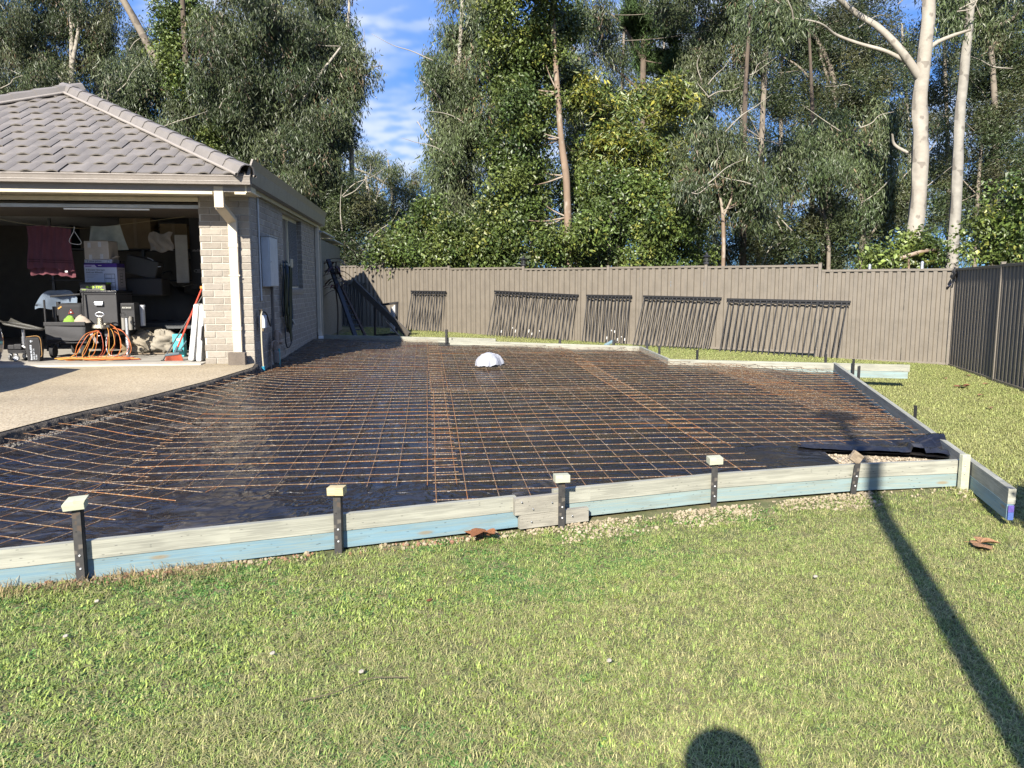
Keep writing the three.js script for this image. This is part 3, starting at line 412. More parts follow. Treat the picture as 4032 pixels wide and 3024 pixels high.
// roof
{
  const ph = Math.atan(1.74 / 3.49), cs = Math.cos(ph), sn = Math.sin(ph), Y = 2.945, A1 = .12, A0 = -6.88, Bf = -.66;
  const roof = P(house, 'roof', grid(1, 1, () => [0, 0, 0]), mTile[0]);
  { const mid = (A0 + A1) / 2, q = (A1 - A0) / 2, apY = Y + q * Math.tan(ph), back = 6.75; const p = [[A1, Y, -Bf], [A0, Y, -Bf], [mid, apY, -(Bf + q)], [mid, apY, -(back - q)], [A1, Y, -back], [A0, Y, -back]].map(v => [v[0], v[1] - .03, v[2]]), tri = [0, 2, 1, 0, 4, 3, 0, 3, 2, 1, 2, 3, 1, 3, 5, 4, 5, 3], pos = []; for (const i of tri) pos.push(...p[i]); const g = new THREE.BufferGeometry(); g.setAttribute('position', new THREE.Float32BufferAttribute(pos, 3)); g.computeVertexNormals(); roof.geometry = uvm(g); }
  const TW = .30, G = .325, TL = .36;
  const prof = u => { const k = ((u % TW) + TW) % TW; return k < .15 ? -.004 * Math.sin(k / .15 * Math.PI) : .020 * Math.sin((k - .15) / .15 * Math.PI); };
  const tileGeo = (ua, ub, lim) => {                             // in (u, n, v)
    const N = 10, pos = [], row = (v, dn, ext) => { const r = []; for (let i = 0; i <= N; i++) { let u = ua + (ub - ua) * i / N; const n = prof(u - ua) + ext + .014 * (1 - v / TL) + dn; if (lim) u = Math.max(lim[0] + v * cs, Math.min(lim[1] - v * cs, u)); r.push([u, n, v]); } return r; };
    const a = row(0, 0, 0), b = row(TL, 0, 0), c = row(0, -.016, 0); const q = (A, Bq) => { for (let i = 0; i < N; i++) pos.push(...A[i], ...A[i + 1], ...Bq[i + 1], ...A[i], ...Bq[i + 1], ...Bq[i]); };
    q(a, b); q(c, a); const side = (A, Bq, Cq) => pos.push(...A, ...Bq, ...Cq); side(a[0], b[0], c[0]); side(a[N], c[N], b[N]);
    const g = new THREE.BufferGeometry(); g.setAttribute('position', new THREE.Float32BufferAttribute(pos, 3)); return g;
  };
  const place = (g, toA, toB, toY) => { const p = g.attributes.position; for (let i = 0; i < p.count; i++) { const u = p.getX(i), n = p.getY(i), v = p.getZ(i); p.setXYZ(i, ...toA(u, n, v)); } g.computeVertexNormals(); return uvm(g, 1, 1, R() * 5, R() * 5); };
  const frontMap = (u, n, v) => [u, Y + v * sn + n * cs, -(Bf + v * cs - n * sn)];
  const full = [0, 1, 2].map(() => place(tileGeo(0, TW - .006, null), frontMap));
  for (let r = 0; r < 12; r++) {
    const v0 = r * G, l = A0 + v0 * cs, h = A1 - v0 * cs, k0 = Math.floor((l - (r % 2) * TW / 2) / TW) - 1;
    for (let k = k0; ; k++) {
      const ua = k * TW + (r % 2) * TW / 2; if (ua > h - .02) break; if (ua + TW < l + .02) continue;
      const cut = ua < l + TL * cs || ua + TW > h - TL * cs;
      if (!cut) { const m = P(roof, 'roof_tile', full[Math.floor(R() * 3)], mTile[Math.floor(R() * 3)], ua, v0 * sn, -v0 * cs); m.rotation.z = rr(-.004, .004); }
      else P(roof, 'roof_tile', place(tileGeo(ua, ua + TW - .006, [l, h]), (u, n, v) => { const f = frontMap(u, n, v); return [f[0], f[1] + v0 * sn, f[2] - v0 * cs]; }), mTile[Math.floor(R() * 3)]);
    }
  }
  const side = []; for (let r = 0; r < 12; r++) { const v0 = r * G; for (let k = 0; ; k++) { const s0 = v0 * cs + k * TW; if (s0 > 7.41 - v0 * cs) break; side.push(place(tileGeo(s0, s0 + TW - .006, [v0 * cs, 7.41 - v0 * cs]), (u, n, v) => [A1 - (v + v0) * cs + n * sn, Y + (v + v0) * sn + n * cs, -(Bf + u)])); } }
  P(roof, 'side_roof_tiles', M(side), mTile[1]).userData.kind = 'stuff';
  const capLine = (p, q, L = .41) => {
    const d = q.clone().sub(p), n = Math.ceil(d.length() / (L - .05)); d.normalize(); const up = V(0, 1, 0), s = d.clone().cross(up).normalize(), u = s.clone().cross(d);
    const pr = [[-.125, -.065], [-.085, .035], [-.04, .062], [.04, .062], [.085, .035], [.125, -.065]];
    for (let i = 0; i < n; i++) {
      const a = p.clone().addScaledVector(d, i * (L - .05)), pos = [], K = (e, t, k) => a.clone().addScaledVector(d, t).addScaledVector(s, e[0] * k).addScaledVector(u, e[1] * k + .012 * (1 - t / L));
      for (let j = 0; j < 5; j++) { const A = K(pr[j], 0, 1.04), Bq = K(pr[j + 1], 0, 1.04), Cq = K(pr[j + 1], L, .95), D = K(pr[j], L, .95), E = K(pr[j], 0, .86), F = K(pr[j + 1], 0, .86); for (const w of [A, Bq, Cq, A, Cq, D, E, F, Bq, E, Bq, A]) pos.push(w.x, w.y, w.z); }
      const g = new THREE.BufferGeometry(); g.setAttribute('position', new THREE.Float32BufferAttribute(pos, 3)); g.computeVertexNormals(); P(roof, 'ridge_cap', uvm(g), mCap);
    }
    for (const e of [-1, 1]) { const pts = []; for (let t = 0; t <= 24; t++) pts.push(p.clone().lerp(q, t / 24).addScaledVector(s, e * (.125 + .012 * vn(t * 1.7, 3, 5))).addScaledVector(u, -.058)); P(roof, 'pointing', tube(pts, .022, 60, 5), mPoint); }
  };
  const q = (A1 - A0) / 2, mid = (A0 + A1) / 2, ap = V(mid, Y + q * Math.tan(ph) + .06, -(Bf + q));
  capLine(V(A1 + .02, Y + .05, -Bf + .01), ap); capLine(V(A0, Y + .06, -Bf), ap); capLine(ap.clone().add(V(0, -.02, -.05)), V(mid, ap.y - .02, -(6.75 - q)));
}
// things standing on or fixed to the house
const HG = (name, label, cat, a, y, b, ry = 0, group) => { const [x, d] = hp(a, b); return thing(name, label, cat, [x, y, -d], th0 + ry, group); };
{ const t = HG('concrete_block', 'grey concrete block under the front downpipe', 'block', -.20, .472, -.14); P(t, 'block', uvm(new RoundedBoxGeometry(.225, .19, .11, 2, .008).translate(0, .095, 0)), mat2([.15, .125, .1], .95, { bumpScale: .008 })); }
{ const t = HG('meter_box', 'pale grey electrical meter box on the shaded side wall', 'meter box', 0, 1.55, .95);
  P(t, 'cabinet', RB(.11, .72, .60, .008, .06, .36, 0), mat2([.42, .45, .47], .5)); const d = P(t, 'door', RB(.012, .70, .58, .004, .122, .36, 0), mat2([.44, .47, .48], .5)); P(d, 'latch', C(.012, .012, .02, 8).rotateZ(Math.PI / 2), mSteel, .133, .36, .25); P(t, 'top_lip', B(.14, .012, .64, .06, .728, 0), mat2([.35, .37, .38], .5)); P(t, 'conduit', B(.03, 1.0, .06, .02, -.5, -.33), mat2([.13, .12, .11], .7)); }
{ // hose
  const t = HG('garden_hose', 'long coiled garden hose hanging below a hook on the side wall', 'hose', .02, 1.90, 2.1), hm = [mat([.012, .03, .05], .5), mat([.045, .05, .018], .5), mat([.014, .02, .024], .5)];
  for (let k = 0; k < 15; k++) { const w = rr(.10, .26), L = rr(.75, 1.27), o = rr(.02, .13), sk = rr(-.1, .25); P(t, 'coil', tube([V(o, .02 + rr(-.03, .05), 0), V(o + .02, -.05, -w * .5), V(o + .01, -L * .4, -w * .7 - sk * .4), V(o, -L * .8, -w * .6 - sk), V(o, -L, -sk), V(o, -L * .8, w * .5 - sk), V(o + .01, -L * .4, w * .5 - sk * .3), V(o + .02, -.05, w * .35)], .0105, 44, 6, true), hm[k % 3]); }
  P(t, 'loose_end', tube([V(.05, -1.0, .1), V(.06, -1.2, .2), V(.05, -1.33, .05), V(.05, -1.35, -.2), V(.06, -1.22, -.4), V(.04, -.9, -.3)], .0105, 30, 6), hm[2]);
  P(t, 'connector', rod(V(.10, -.9, -.28), V(.12, -.98, -.34), .014, 8), mat([.4, .4, .36], .5)); P(t, 'hook', M([RB(.14, .05, .12, .01, .07, .0, 0), RB(.03, .14, .16, .01, .15, .03, -.06)]), mat2([.40, .36, .26], .6)); }
{ // tap, pipes, regulator
  const t = HG('gas_regulator', 'copper pipework and regulator against the foot of the side wall', 'pipework', .06, .3, 1.0), mc = mat2([.25, .20, .16], .55), mt = mat([.05, .25, .27], .5);
  P(t, 'regulator', M([new THREE.SphereGeometry(.07, 14, 10).scale(1, .7, 1).translate(.05, .42, -.12), C(.035, .035, .3, 10, .05, .45, .0), C(.06, .06, .09, 12).rotateX(Math.PI / 2).translate(.06, .52, -.05), C(.055, .055, .06, 12, .05, .33, .05), C(.045, .045, .05, 12).rotateX(1.57).translate(.05, .40, .08)]), mc);
  P(t, 'meter', uvm(new RoundedBoxGeometry(.09, .2, .11, 3, .03).translate(.06, .2, .10)), mat2([.17, .15, .13], .6)); P(t, 'teal_riser', C(.014, .014, .42, 8, .10, .12, .10), mt); P(t, 'pipe', tube([V(.03, .35, .28), V(.03, .42, .26), V(.03, .44, .15), V(.04, .44, .05)], .011, 20, 6), mc); P(t, 'pipe', C(.011, .011, .42, 8, .02, .1, .32), mc);
}
{ const t = HG('garden_tap', 'small grey water timer and brass tap with hose on the wall', 'tap', .03, 1.0, .22); P(t, 'timer', uvm(new RoundedBoxGeometry(.08, .18, .13, 2, .012).translate(.05, .06, -.02)), mat([.35, .4, .46], .4)); P(t, 'tap', M([C(.018, .018, .08, 8, .03, .18, .02), C(.03, .03, .012, 10, .03, .225, .02), C(.022, .022, .04, 8, .05, -.05, .04)]), mat2([.28, .22, .14], .5, { metalness: .6 })); P(t, 'hose', tube([V(.05, .2, .03), V(.06, .15, .14), V(.06, -.05, .17), V(.06, -.35, .165), V(.065, -.57, .15)], .011, 30, 6), mat([.38, .34, .24], .6)); P(t, 'hose', tube([V(.05, .2, .02), V(.07, .18, -.12), V(.07, .02, -.35), V(.06, -.02, -.5), V(.06, .08, -.55)], .011, 30, 6), mat([.04, .04, .04], .6)); P(t, 'fitting', M([C(.02, .02, .05, 10, .065, -.585, .15), C(.024, .024, .015, 10, .065, -.56, .15), C(.024, .024, .015, 10, .065, -.60, .15)]), mat([.02, .2, .3], .4)); }
{ // shed behind
  const t = HG('garden_shed', 'grey green corrugated metal shed behind the garage', 'shed', 0, .3, 6.9), ms = mat2([.16, .165, .145], .5), n = 48;
  const rib = (x0, z0, x1, z1, h0, h1) => grid(n * 4, 1, (u, v) => { const k = u * n % 1, o = k < .35 ? 0 : k < .5 ? (k - .35) / .15 : k < .85 ? 1 : 1 - (k - .85) / .15, nx = z1 - z0, nz = -(x1 - x0), L = Math.hypot(nx, nz); return [x0 + (x1 - x0) * u - nx / L * o * .02, v * (h0 + (h1 - h0) * u), z0 + (z1 - z0) * u - nz / L * o * .02, u * 4, v * 2]; });
  P(t, 'side_wall', rib(0, 0, 0, -3.9, 2.30, 2.30), ms); P(t, 'end_wall', rib(-3, 0, 0, 0, 2.5, 2.30), ms); P(t, 'end_wall', rib(0, -3.9, -3, -3.9, 2.3, 2.5), ms); P(t, 'roof', M([B(3.2, .03, 2.1, -1.5, 2.46, -.98).applyMatrix4(new THREE.Matrix4().makeRotationX(0)), B(3.2, .03, 2.1, -1.5, 2.40, -3.0)]), mat2([.4, .42, .42], .5)); P(t, 'corner_trim', B(.05, 2.5, .05, .0, 1.25, .0), mDowni);
}

// ---------- fences ----------
const F0 = [-3.67, 22.2], FS = [1.979, -1.295], fang = Math.atan2(-1.295, 1.979);  // posts step along FS; sheet faces the camera
const mFenceFar = mFence;
function sheetGeo(W, H, n, depth) {                              // trapezoidal ribs across x, front at +z
  const pts = []; for (let i = 0; i < n; i++) { const x = i / n * W, p = W / n; pts.push([x, 0], [x + p * .44, 0], [x + p * .52, -depth], [x + p * .92, -depth]); } pts.push([W, 0]);
  const pos = [], uv = [], idx = []; pts.forEach(([x, z], i) => { for (const y of [0, H]) { pos.push(x, y, z); uv.push(x, y); } });
  const g0 = new THREE.BufferGeometry(), q = []; for (let i = 0; i + 1 < pts.length; i++) { const a = pts[i], b = pts[i + 1]; q.push([a[0], 0, a[1]], [b[0], 0, b[1]], [b[0], H, b[1]], [a[0], 0, a[1]], [b[0], H, b[1]], [a[0], H, a[1]]); }
  g0.setAttribute('position', new THREE.Float32BufferAttribute(q.flat(), 3)); g0.computeVertexNormals(); return uvm(g0);
}
function fenceRun(label, x0, d0, sx, sd, n, base, top, m, ang, mp) {
  const t = thing('metal_fence', label, 'fence', [x0, 0, -d0], ang), L = Math.hypot(sx, sd);
  const sheets = {};
  for (let k = 0; k < n; k++) {
    const y0 = base(k), y1 = top(k), h = y1 - y0, key = h.toFixed(3); sheets[key] ||= sheetGeo((L - .07) / 3 - .004, h - .08, 5, .034);
    const pn = new THREE.Group(); pn.name = 'panel'; pn.position.set(k * L + .035, y0, 0); t.add(pn);
    for (let i = 0; i < 3; i++) P(pn, 'infill_sheet', sheets[key], m, i * (L - .07) / 3 + .002, .04, .017 + (i % 2) * .0012);
    P(pn, 'top_rail', M([RB(L - .072, .045, .055, .005, (L - .07) / 2, h - .02, 0), RB(L - .072, .012, .062, .003, (L - .07) / 2, h - .004, 0)]), mp); P(pn, 'bottom_rail', RB(L - .072, .045, .055, .005, (L - .07) / 2, .022, 0), mp);
  }
  for (let k = 0; k <= n; k++) { const y0 = Math.min(base(Math.min(k, n - 1)), base(Math.max(0, k - 1))) - .1, y1 = Math.max(top(Math.min(k, n - 1)), top(Math.max(0, k - 1))) + .025; P(t, 'post', M([RB(.062, y1 - y0, .062, .004, k * L, (y0 + y1) / 2, 0), B(.07, .012, .075, k * L, y1 + .006, 0)]), mp); }
  return t;
}
const bk = k => ({ '-3': .45, '-2': .42, '-1': .36, 0: .27, 1: .24, 2: .20, 3: .205, 4: .19, 5: .085 })[k];
fenceRun('long taupe ribbed metal fence across the back of the yard', F0[0] - 3 * FS[0], F0[1] - 3 * FS[1], FS[0], FS[1], 9, k => bk(k - 3), k => bk(k - 3) + 1.80, mFence, fang, mRail);
const RD = [-.575, -2.294], rang = Math.atan2(-2.294, -.575);
fenceRun('ribbed metal fence on the right boundary running toward the street', 8.205 + .02, 14.43, RD[0], RD[1], 6, k => .07 - .008 * k, k => 1.885 + .012 * k, mFence, rang + Math.PI * 0, mRail);
const onF = (k, out = 0, y = 0) => { const x = F0[0] + FS[0] * k, d = F0[1] + FS[1] * k, L = Math.hypot(...FS); return V(x + FS[1] / L * out, y, -(d - FS[0] / L * out)); };
// lanterns on posts
function lantern(k, y, s = 1) {
  const p = onF(k), t = thing('post_lantern', 'small black solar lantern on a fence post cap', 'lantern', [p.x, y, p.z], .3, 'lanterns on the fence posts'); t.scale.setScalar(s);
  P(t, 'base', M([C(.07, .085, .03, 4, 0, .015, 0), C(.03, .05, .03, 8, 0, .04, 0)]), mBlackM); for (let i = 0; i < 4; i++) { const a = i * Math.PI / 2 + .78; P(t, 'frame_bar', rod(V(Math.cos(a) * .055, .05, Math.sin(a) * .055), V(Math.cos(a) * .075, .15, Math.sin(a) * .075), .007, 5), mBlackM); }
  P(t, 'glass', C(.062, .045, .095, 4, 0, .1, 0), mat([.05, .055, .055], .2)); P(t, 'roof', M([new THREE.ConeGeometry(.12, .055, 4).translate(0, .178, 0), C(.02, .03, .03, 8, 0, .215, 0), new THREE.SphereGeometry(.015, 8, 6).translate(0, .24, 0)]), mBlackM);
}
lantern(0, bk(-1) + 1.84); lantern(2, bk(1) + 1.84); lantern(4, bk(3) + 1.84);
{ const p = onF(6, .08, 1.86), t = thing('flood_light', 'black solar flood light clipped to the fence corner', 'light fitting', [p.x - .02, 1.78, p.z], .5); P(t, 'head', RB(.16, .13, .05, .01, 0, 0, .06), mBlack).rotation.x = .5; P(t, 'panel', RB(.15, .11, .015, .004, -.1, -.16, .12), mat([.02, .025, .05], .2)).rotation.set(.9, .5, .6); P(t, 'bracket', tube([V(0, -.02, .03), V(.02, .1, .02), V(.05, .12, 0), V(-.02, .02, 0)], .012, 20, 6), mBlack); P(t, 'arm', rod(V(-.01, -.05, .06), V(-.08, -.14, .1), .012), mBlack); }
for (const [k, o, h] of [[5.33, -.9, 1.98], [5.74, -.8, 2.02], [5.02, -1.2, 1.86]]) { const p = onF(k, o); single('steel_pipe_post', M([C(.032, .032, h, 10, 0, h / 2, 0), new THREE.SphereGeometry(.033, 10, 5).translate(0, h, 0)]), mGalv, 'galvanised steel pipe post standing behind the fence', 'post', [p.x, 0, p.z], 'pipe posts behind the fence'); }
// pool fence panels leaning on the fence
function leaning(k0, k1, yT, yT1, lab, n, out = .38, sh = 0) {
  const c = onF((k0 + k1) / 2, 0), t = thing('fence_panel', lab, 'fence panel', [c.x, 0, c.z], fang, 'black panels leaning along the back fence'), L = (k1 - k0) * Math.hypot(...FS), gy = ground(c.x, -c.z) + .01;
  const a = V(-L / 2, yT, .055), b = V(L / 2, yT1, .055); P(t, 'top_rail', bar(a, b, .035, .042), mBlack);
  const a2 = a.clone().add(V(.03, -.055, .03)), b2 = b.clone().add(V(-.01, -.055, .03)); P(t, 'second_rail', bar(a2, b2, .025, .025), mBlack);
  for (let i = 0; i < n; i++) { const f = (i + .5) / n + rr(-.004, .004), p = a.clone().lerp(b, f).add(V(0, -.02, .012)), q = V(p.x - sh, gy + rr(-.01, .02), out); const m = P(t, 'bar', rod(p, q, .0125, 6), mBlackM); if (lab.includes('paint') && i > 3 && i < 20 && R() > .55) { const f = rr(.7, .9); P(m, 'paint_spot', rod(p.clone().lerp(q, f), p.clone().lerp(q, f + rr(.02, .07)), .0134, 6), mat2([.45, .45, .43], .7)); }; }
}
leaning(.45, .97, 1.42, 1.41, 'narrow black bar panel leaning alone between two fence posts', 13, .36);
leaning(1.64, 2.68, 1.43, 1.34, 'wide black bar panel with white paint flecks and sloping rail', 24, .40, .05);
leaning(2.77, 3.27, 1.34, 1.33, 'narrow black bar panel between the paint flecked and slanted panels', 13, .33);
leaning(3.39, 4.16, 1.33, 1.30, 'black bar panel with strongly slanting bars', 19, .40, .12);
leaning(4.21, 5.26, 1.28, 1.25, 'widest black bar panel closest to the fence corner', 22, .42, .06);
leaning(-.92, -.29, 1.80, 1.63, 'black bar panel standing behind the leaning ladder', 18, .2);
// leaning ladder, beam, frame, off-cuts by the shed
{
  const a = V(-4.27, 2.17, -18.1), b1 = V(-3.47, .42, -17.1), b2 = V(-3.27, .42, -17.25), t = thing('steel_ladder', 'dark steel ladder leaning on the shed wall', 'ladder', [a.x, 0, a.z]); const g = x => x.translate(-a.x, 0, -a.z), m = mat2([.02, .024, .032], .6);
  P(t, 'stile', g(bar(a, b1, .09, .06)), m); const a2 = a.clone().lerp(b2, .35); P(t, 'stile', g(bar(a2, b2, .05, .05)), mat2([.05, .03, .022], .7)); for (let i = 0; i < 9; i++) { const f = .42 + i * .06; P(t, 'rung', g(rod(a.clone().lerp(b1, f), a.clone().lerp(b2, f), .014)), m); }
}
{ const a = V(-3.80, 1.66, -18.6), b = V(-2.32, .46, -17.3), t = thing('timber_beam', 'weathered brown timber beam propped diagonally against the fence', 'timber', [a.x, 0, a.z]); P(t, 'beam', bar(a, b, .05, .15).translate(-a.x, 0, -a.z), mat2([.075, .065, .052], .9)); const c = a.clone().lerp(b, .62).add(V(-.03, -.16, 0)); P(t, 'batten', bar(c, b.clone().add(V(-.2, -.02, 0)), .03, .03).translate(-a.x, 0, -a.z), mOldW); }
{ const p = onF(.2, .5, 0), t = thing('window_screen', 'empty black framed screen with a silver edge leaning by the beam', 'screen frame', [-3.06, .36, -18.7], fang); t.rotation.x = -.2; P(t, 'frame', M([B(.05, .75, .03, -.36, .4, 0), B(.75, .05, .03, 0, .78, 0), B(.75, .05, .03, 0, .03, 0), B(.06, .75, .03, .34, .4, 0)]), mBlackM); P(t, 'silver_edge', B(.03, .66, .035, .27, .4, .0), mat2([.5, .5, .5], .5)); P(t, 'sheet', B(.12, .6, .004, .19, .4, -.01), mat2([.42, .40, .36], .8)); }
for (let i = 0; i < 7; i++) { const x = -3.5 + i * .17, d = 17.5 + (i % 3) * .2, t = single('timber_offcut', RB(rr(.3, .7), .03, .09, .004), i % 2 ? mOldW : mRawW, 'rough timber offcut in the shaded pile beside the shed', 'timber', [x, ground(x, d) + .03 + (i % 2) * .035, -d], 'timber offcuts piled by the shed'); t.rotation.y = rr(-1, 1); t.rotation.z = rr(-.06, .06); }
single('blue_offcut', RB(.26, .04, .09, .004), mBlueD, 'short blue timber offcut on the grass by the fence', 'timber', [2.2, ground(2.2, 17.3) + .07, -17.35]).rotation.set(.1, .5, .35);
{ // cordyline
  const t = thing('cordyline_plant', 'dark red strap leaved plant in shade beside the shed', 'plant', [-4.06, .32, -17.9]), m = [mat([.045, .012, .014], .5), mat([.07, .015, .015], .5), mat([.03, .014, .014], .5)];
  P(t, 'stem', tube([V(0, 0, 0), V(.03, .7, 0), V(0, 1.25, .02), V(.02, 1.8, 0)], .018, 20, 6), mat2([.06, .05, .04], .9));
  for (let i = 0; i < 34; i++) { const a = i * 2.4, y = 1.15 + (i % 9) * .09, L = rr(.3, .5), up = rr(-.1, .5), w = .035; P(t, 'leaf', grid(5, 2, (u, v) => { const s = u * L, q = (v - .5) * w * 2 * Math.sin(Math.PI * Math.min(1, u * .92 + .08)); return [Math.cos(a) * s - Math.sin(a) * q, y + s * up * 1.2 - s * s * (1.5 - up) + Math.abs(v - .5) * .02, Math.sin(a) * s + Math.cos(a) * q]; }), m[i % 3]); }
}

// ---------- garage contents ----------
const FL = .506;
const mTowel = mat2([.115, .035, .045], .95), mCloth = mat2([.50, .53, .48], .9), mCard = mat2([.36, .27, .17], .9), mCardPale = mat2([.50, .46, .42], .85), mFabric = mat2([.045, .045, .048], .85), mOrange = mat([.48, .14, .03], .5), mOrangeR = mat([.40, .085, .04], .5), mYel = mat([.50, .24, .045], .5), mRed = mat([.42, .045, .02], .45);
const printed = (t, w, h, x, y, z, cv, parent) => { const m = P(parent || t, 'printed_face', new THREE.PlaneGeometry(w, h), mat([1, 1, 1], .7, { map: cv }), x, y, z); return m; };
{ const t = HG('clothes_line', 'thin cord strung across the garage opening', 'cord', -2.2, 2.4, .9); P(t, 'cord', tube([V(-1.5, .11, .1), V(-1.05, .03, .0), V(-.5, -.01, -.05), V(-.7, .07, -1.2), V(-.26, .12, -1.2), V(.99, .29, -1.2), V(1.9, .40, -1.2)], .004, 40, 5), mat([.35, .3, .18], .9)); P(t, 'hanger', tube([V(-.42, .0, .02), V(-.43, -.06, .02), V(-.5, -.22, .02), V(-.34, -.24, .02), V(-.42, -.07, .02)], .004, 24, 5), mWhite); P(t, 'peg', RB(.07, .05, .02, .004, -.72, .08, -1.18), mat([.5, .12, .05], .6)).rotation.z = -.5; }
{ const t = HG('hanging_towel', 'maroon bath towel folded over the cord', 'towel', -2.97, 2.40, .9); const sh = (dz, L, w) => grid(40, 40, (u, v) => [(u - .5) * w + .015 * Math.sin(v * 5 + u * 3), .02 * Math.sin(u * 4) - v * L - .02 * u - (v > .97 ? .008 * Math.sin(u * 30) : 0), dz * (.3 + .7 * v) + .016 * Math.sin(u * 17 + v * 2) * v + .008 * Math.sin(u * 41), u, v]); P(t, 'front_fall', sh(.03, .60, .60), mTowel); P(t, 'back_fall', sh(-.03, .69, .58), mTowel); for (const y of [-.47, -.50]) P(t, 'woven_band', grid(40, 1, (u, v) => [(u - .5) * .595 + .005, y - .02 * u + v * .012, .035 + .013 * Math.sin(u * 17 + 1.6) + .006 * Math.sin(u * 41), u, v]), mat2([.06, .015, .02], .9)); P(t, 'care_tag', B(.035, .022, .004, .2, -.635, .02), mPlasticWhite); }
{ const t = HG('hanging_shirt', 'pale grey green shirt pegged on the cord behind the boxes', 'shirt', -2.67, 2.50, 2.1); P(t, 'fabric', grid(36, 30, (u, v) => [(u - .5) * (.44 + .16 * v) + .03 * v, -.02 * Math.sin(u * 3.14) * (1 - v) - v * .40 + .03 * u, .02 * Math.sin(u * 13 + v * 3) * (.3 + v), u, v]), mCloth); }
// trailer with black box
{
  const t = HG('box_trailer', 'black trailer with drawbar, coupling and fabric fronted storage box', 'trailer', -2.3, FL, 1.0), cp = mat2([.34, .31, .25], .38, { metalness: .85 });
  P(t, 'drawbar', M([B(.06, .09, 1.6, 0, .36, -.75), bar(V(-.45, .36, -1.5), V(-.03, .36, -.1), .05, .08), bar(V(.45, .36, -1.5), V(.03, .36, -.1), .05, .08)]), mDarkSteel);
  const c = P(t, 'coupling', M([C(.09, .105, .05, 18, -.08, .47, .08), C(.035, .045, .12, 12, -.08, .53, .06), RB(.10, .09, .22, .02, -.05, .47, -.06)]), cp); P(c, 'handle', new THREE.TorusGeometry(.045, .011, 8, 20).scale(1.3, .7, 1).translate(-.08, .64, .05), mSteel); P(c, 'lever', RB(.05, .16, .02, .006, .0, .33, .10), mSteel).rotation.z = .5; P(c, 'ring', new THREE.TorusGeometry(.03, .006, 6, 16).translate(-.09, .36, .1), mSteel);
  const bx = P(t, 'storage_box', uvm(new RoundedBoxGeometry(.50, .50, .62, 3, .012).translate(-.18, .71, -.51)), mFabric); P(bx, 'glossy_lid', M([RB(.515, .035, .64, .006, -.18, .965, -.51), RB(.50, .022, .62, .005, -.18, .925, -.51)]), mat([.02, .02, .022], .12)); P(bx, 'chrome_catch', M([RB(.13, .05, .02, .006, -.18, .80, -.185), RB(.11, .03, .035, .006, -.175, .775, -.18)]), mSteel);
  P(t, 'jockey_wheel', M([C(.022, .022, .45, 10, .26, .36, -.02), C(.03, .03, .12, 10, .26, .24, -.02), C(.05, .05, .03, 14).rotateZ(1.57).translate(.26, .06, -.02), B(.02, .1, .05, .26, .08, -.02)]), mGalv); P(t, 'jockey_crank', M([RB(.10, .025, .02, .005, .25, .6, 0), new THREE.TorusGeometry(.03, .007, 6, 14).translate(.22, .63, .0)]), mBlackM);
  P(t, 'frame', M([B(2.4, .09, .06, .05, .41, -1.2), B(.06, .09, 2.5, 1.2, .41, -2.4), B(.06, .09, 2.5, -1.15, .41, -2.4)]), mDarkSteel); P(t, 'deck', B(2.3, .03, 2.4, .02, .47, -2.45), mBlackM);
  for (const s of [-1.3, 1.35]) P(t, 'wheel', C(.3, .3, .17, 24).rotateZ(1.57).translate(s, .3, -2.5), mBlackRub); P(t, 'name_plate', B(.22, .045, .004, .80, .41, -1.167), mat([.12, .125, .13], .4));
  P(t, 'safety_chain', tube([V(.0, .4, .02), V(-.02, .2, .05), V(.02, .06, .08), V(.1, .03, .1)], .007, 30, 5), mGalv);
}
const cvHi = canvasTex(512, 160, (g, w, h) => { g.fillStyle = '#4c4c49'; g.fillRect(0, 0, w, h); g.fillStyle = '#a4cc26'; g.beginPath(); g.arc(145, 72, 29, 0, 7); g.fill(); g.font = 'italic bold 84px sans-serif'; g.fillText('HI-TEC', 182, 102); g.fillRect(30, 140, 85, 8); g.fillRect(410, 136, 68, 12); g.fillStyle = '#4c4c49'; g.fillRect(130, 68, 30, 8); });
{ const t = HG('shoe_box', 'grey shoe box with lime lettering on the black box lid', 'shoe box', -2.55, FL + .985, 1.29); P(t, 'box', RB(.36, .105, .20, .003, 0, .053, 0), mat2([.06, .06, .058], .8)); P(t, 'lid', RB(.375, .03, .21, .003, 0, .108, 0), mat2([.02, .02, .024], .8)); printed(t, .355, .085, 0, .046, .1025, cvHi); P(t, 'lime_end', B(.004, .03, .19, .189, .108, 0), mat([.14, .26, .03], .7)); }
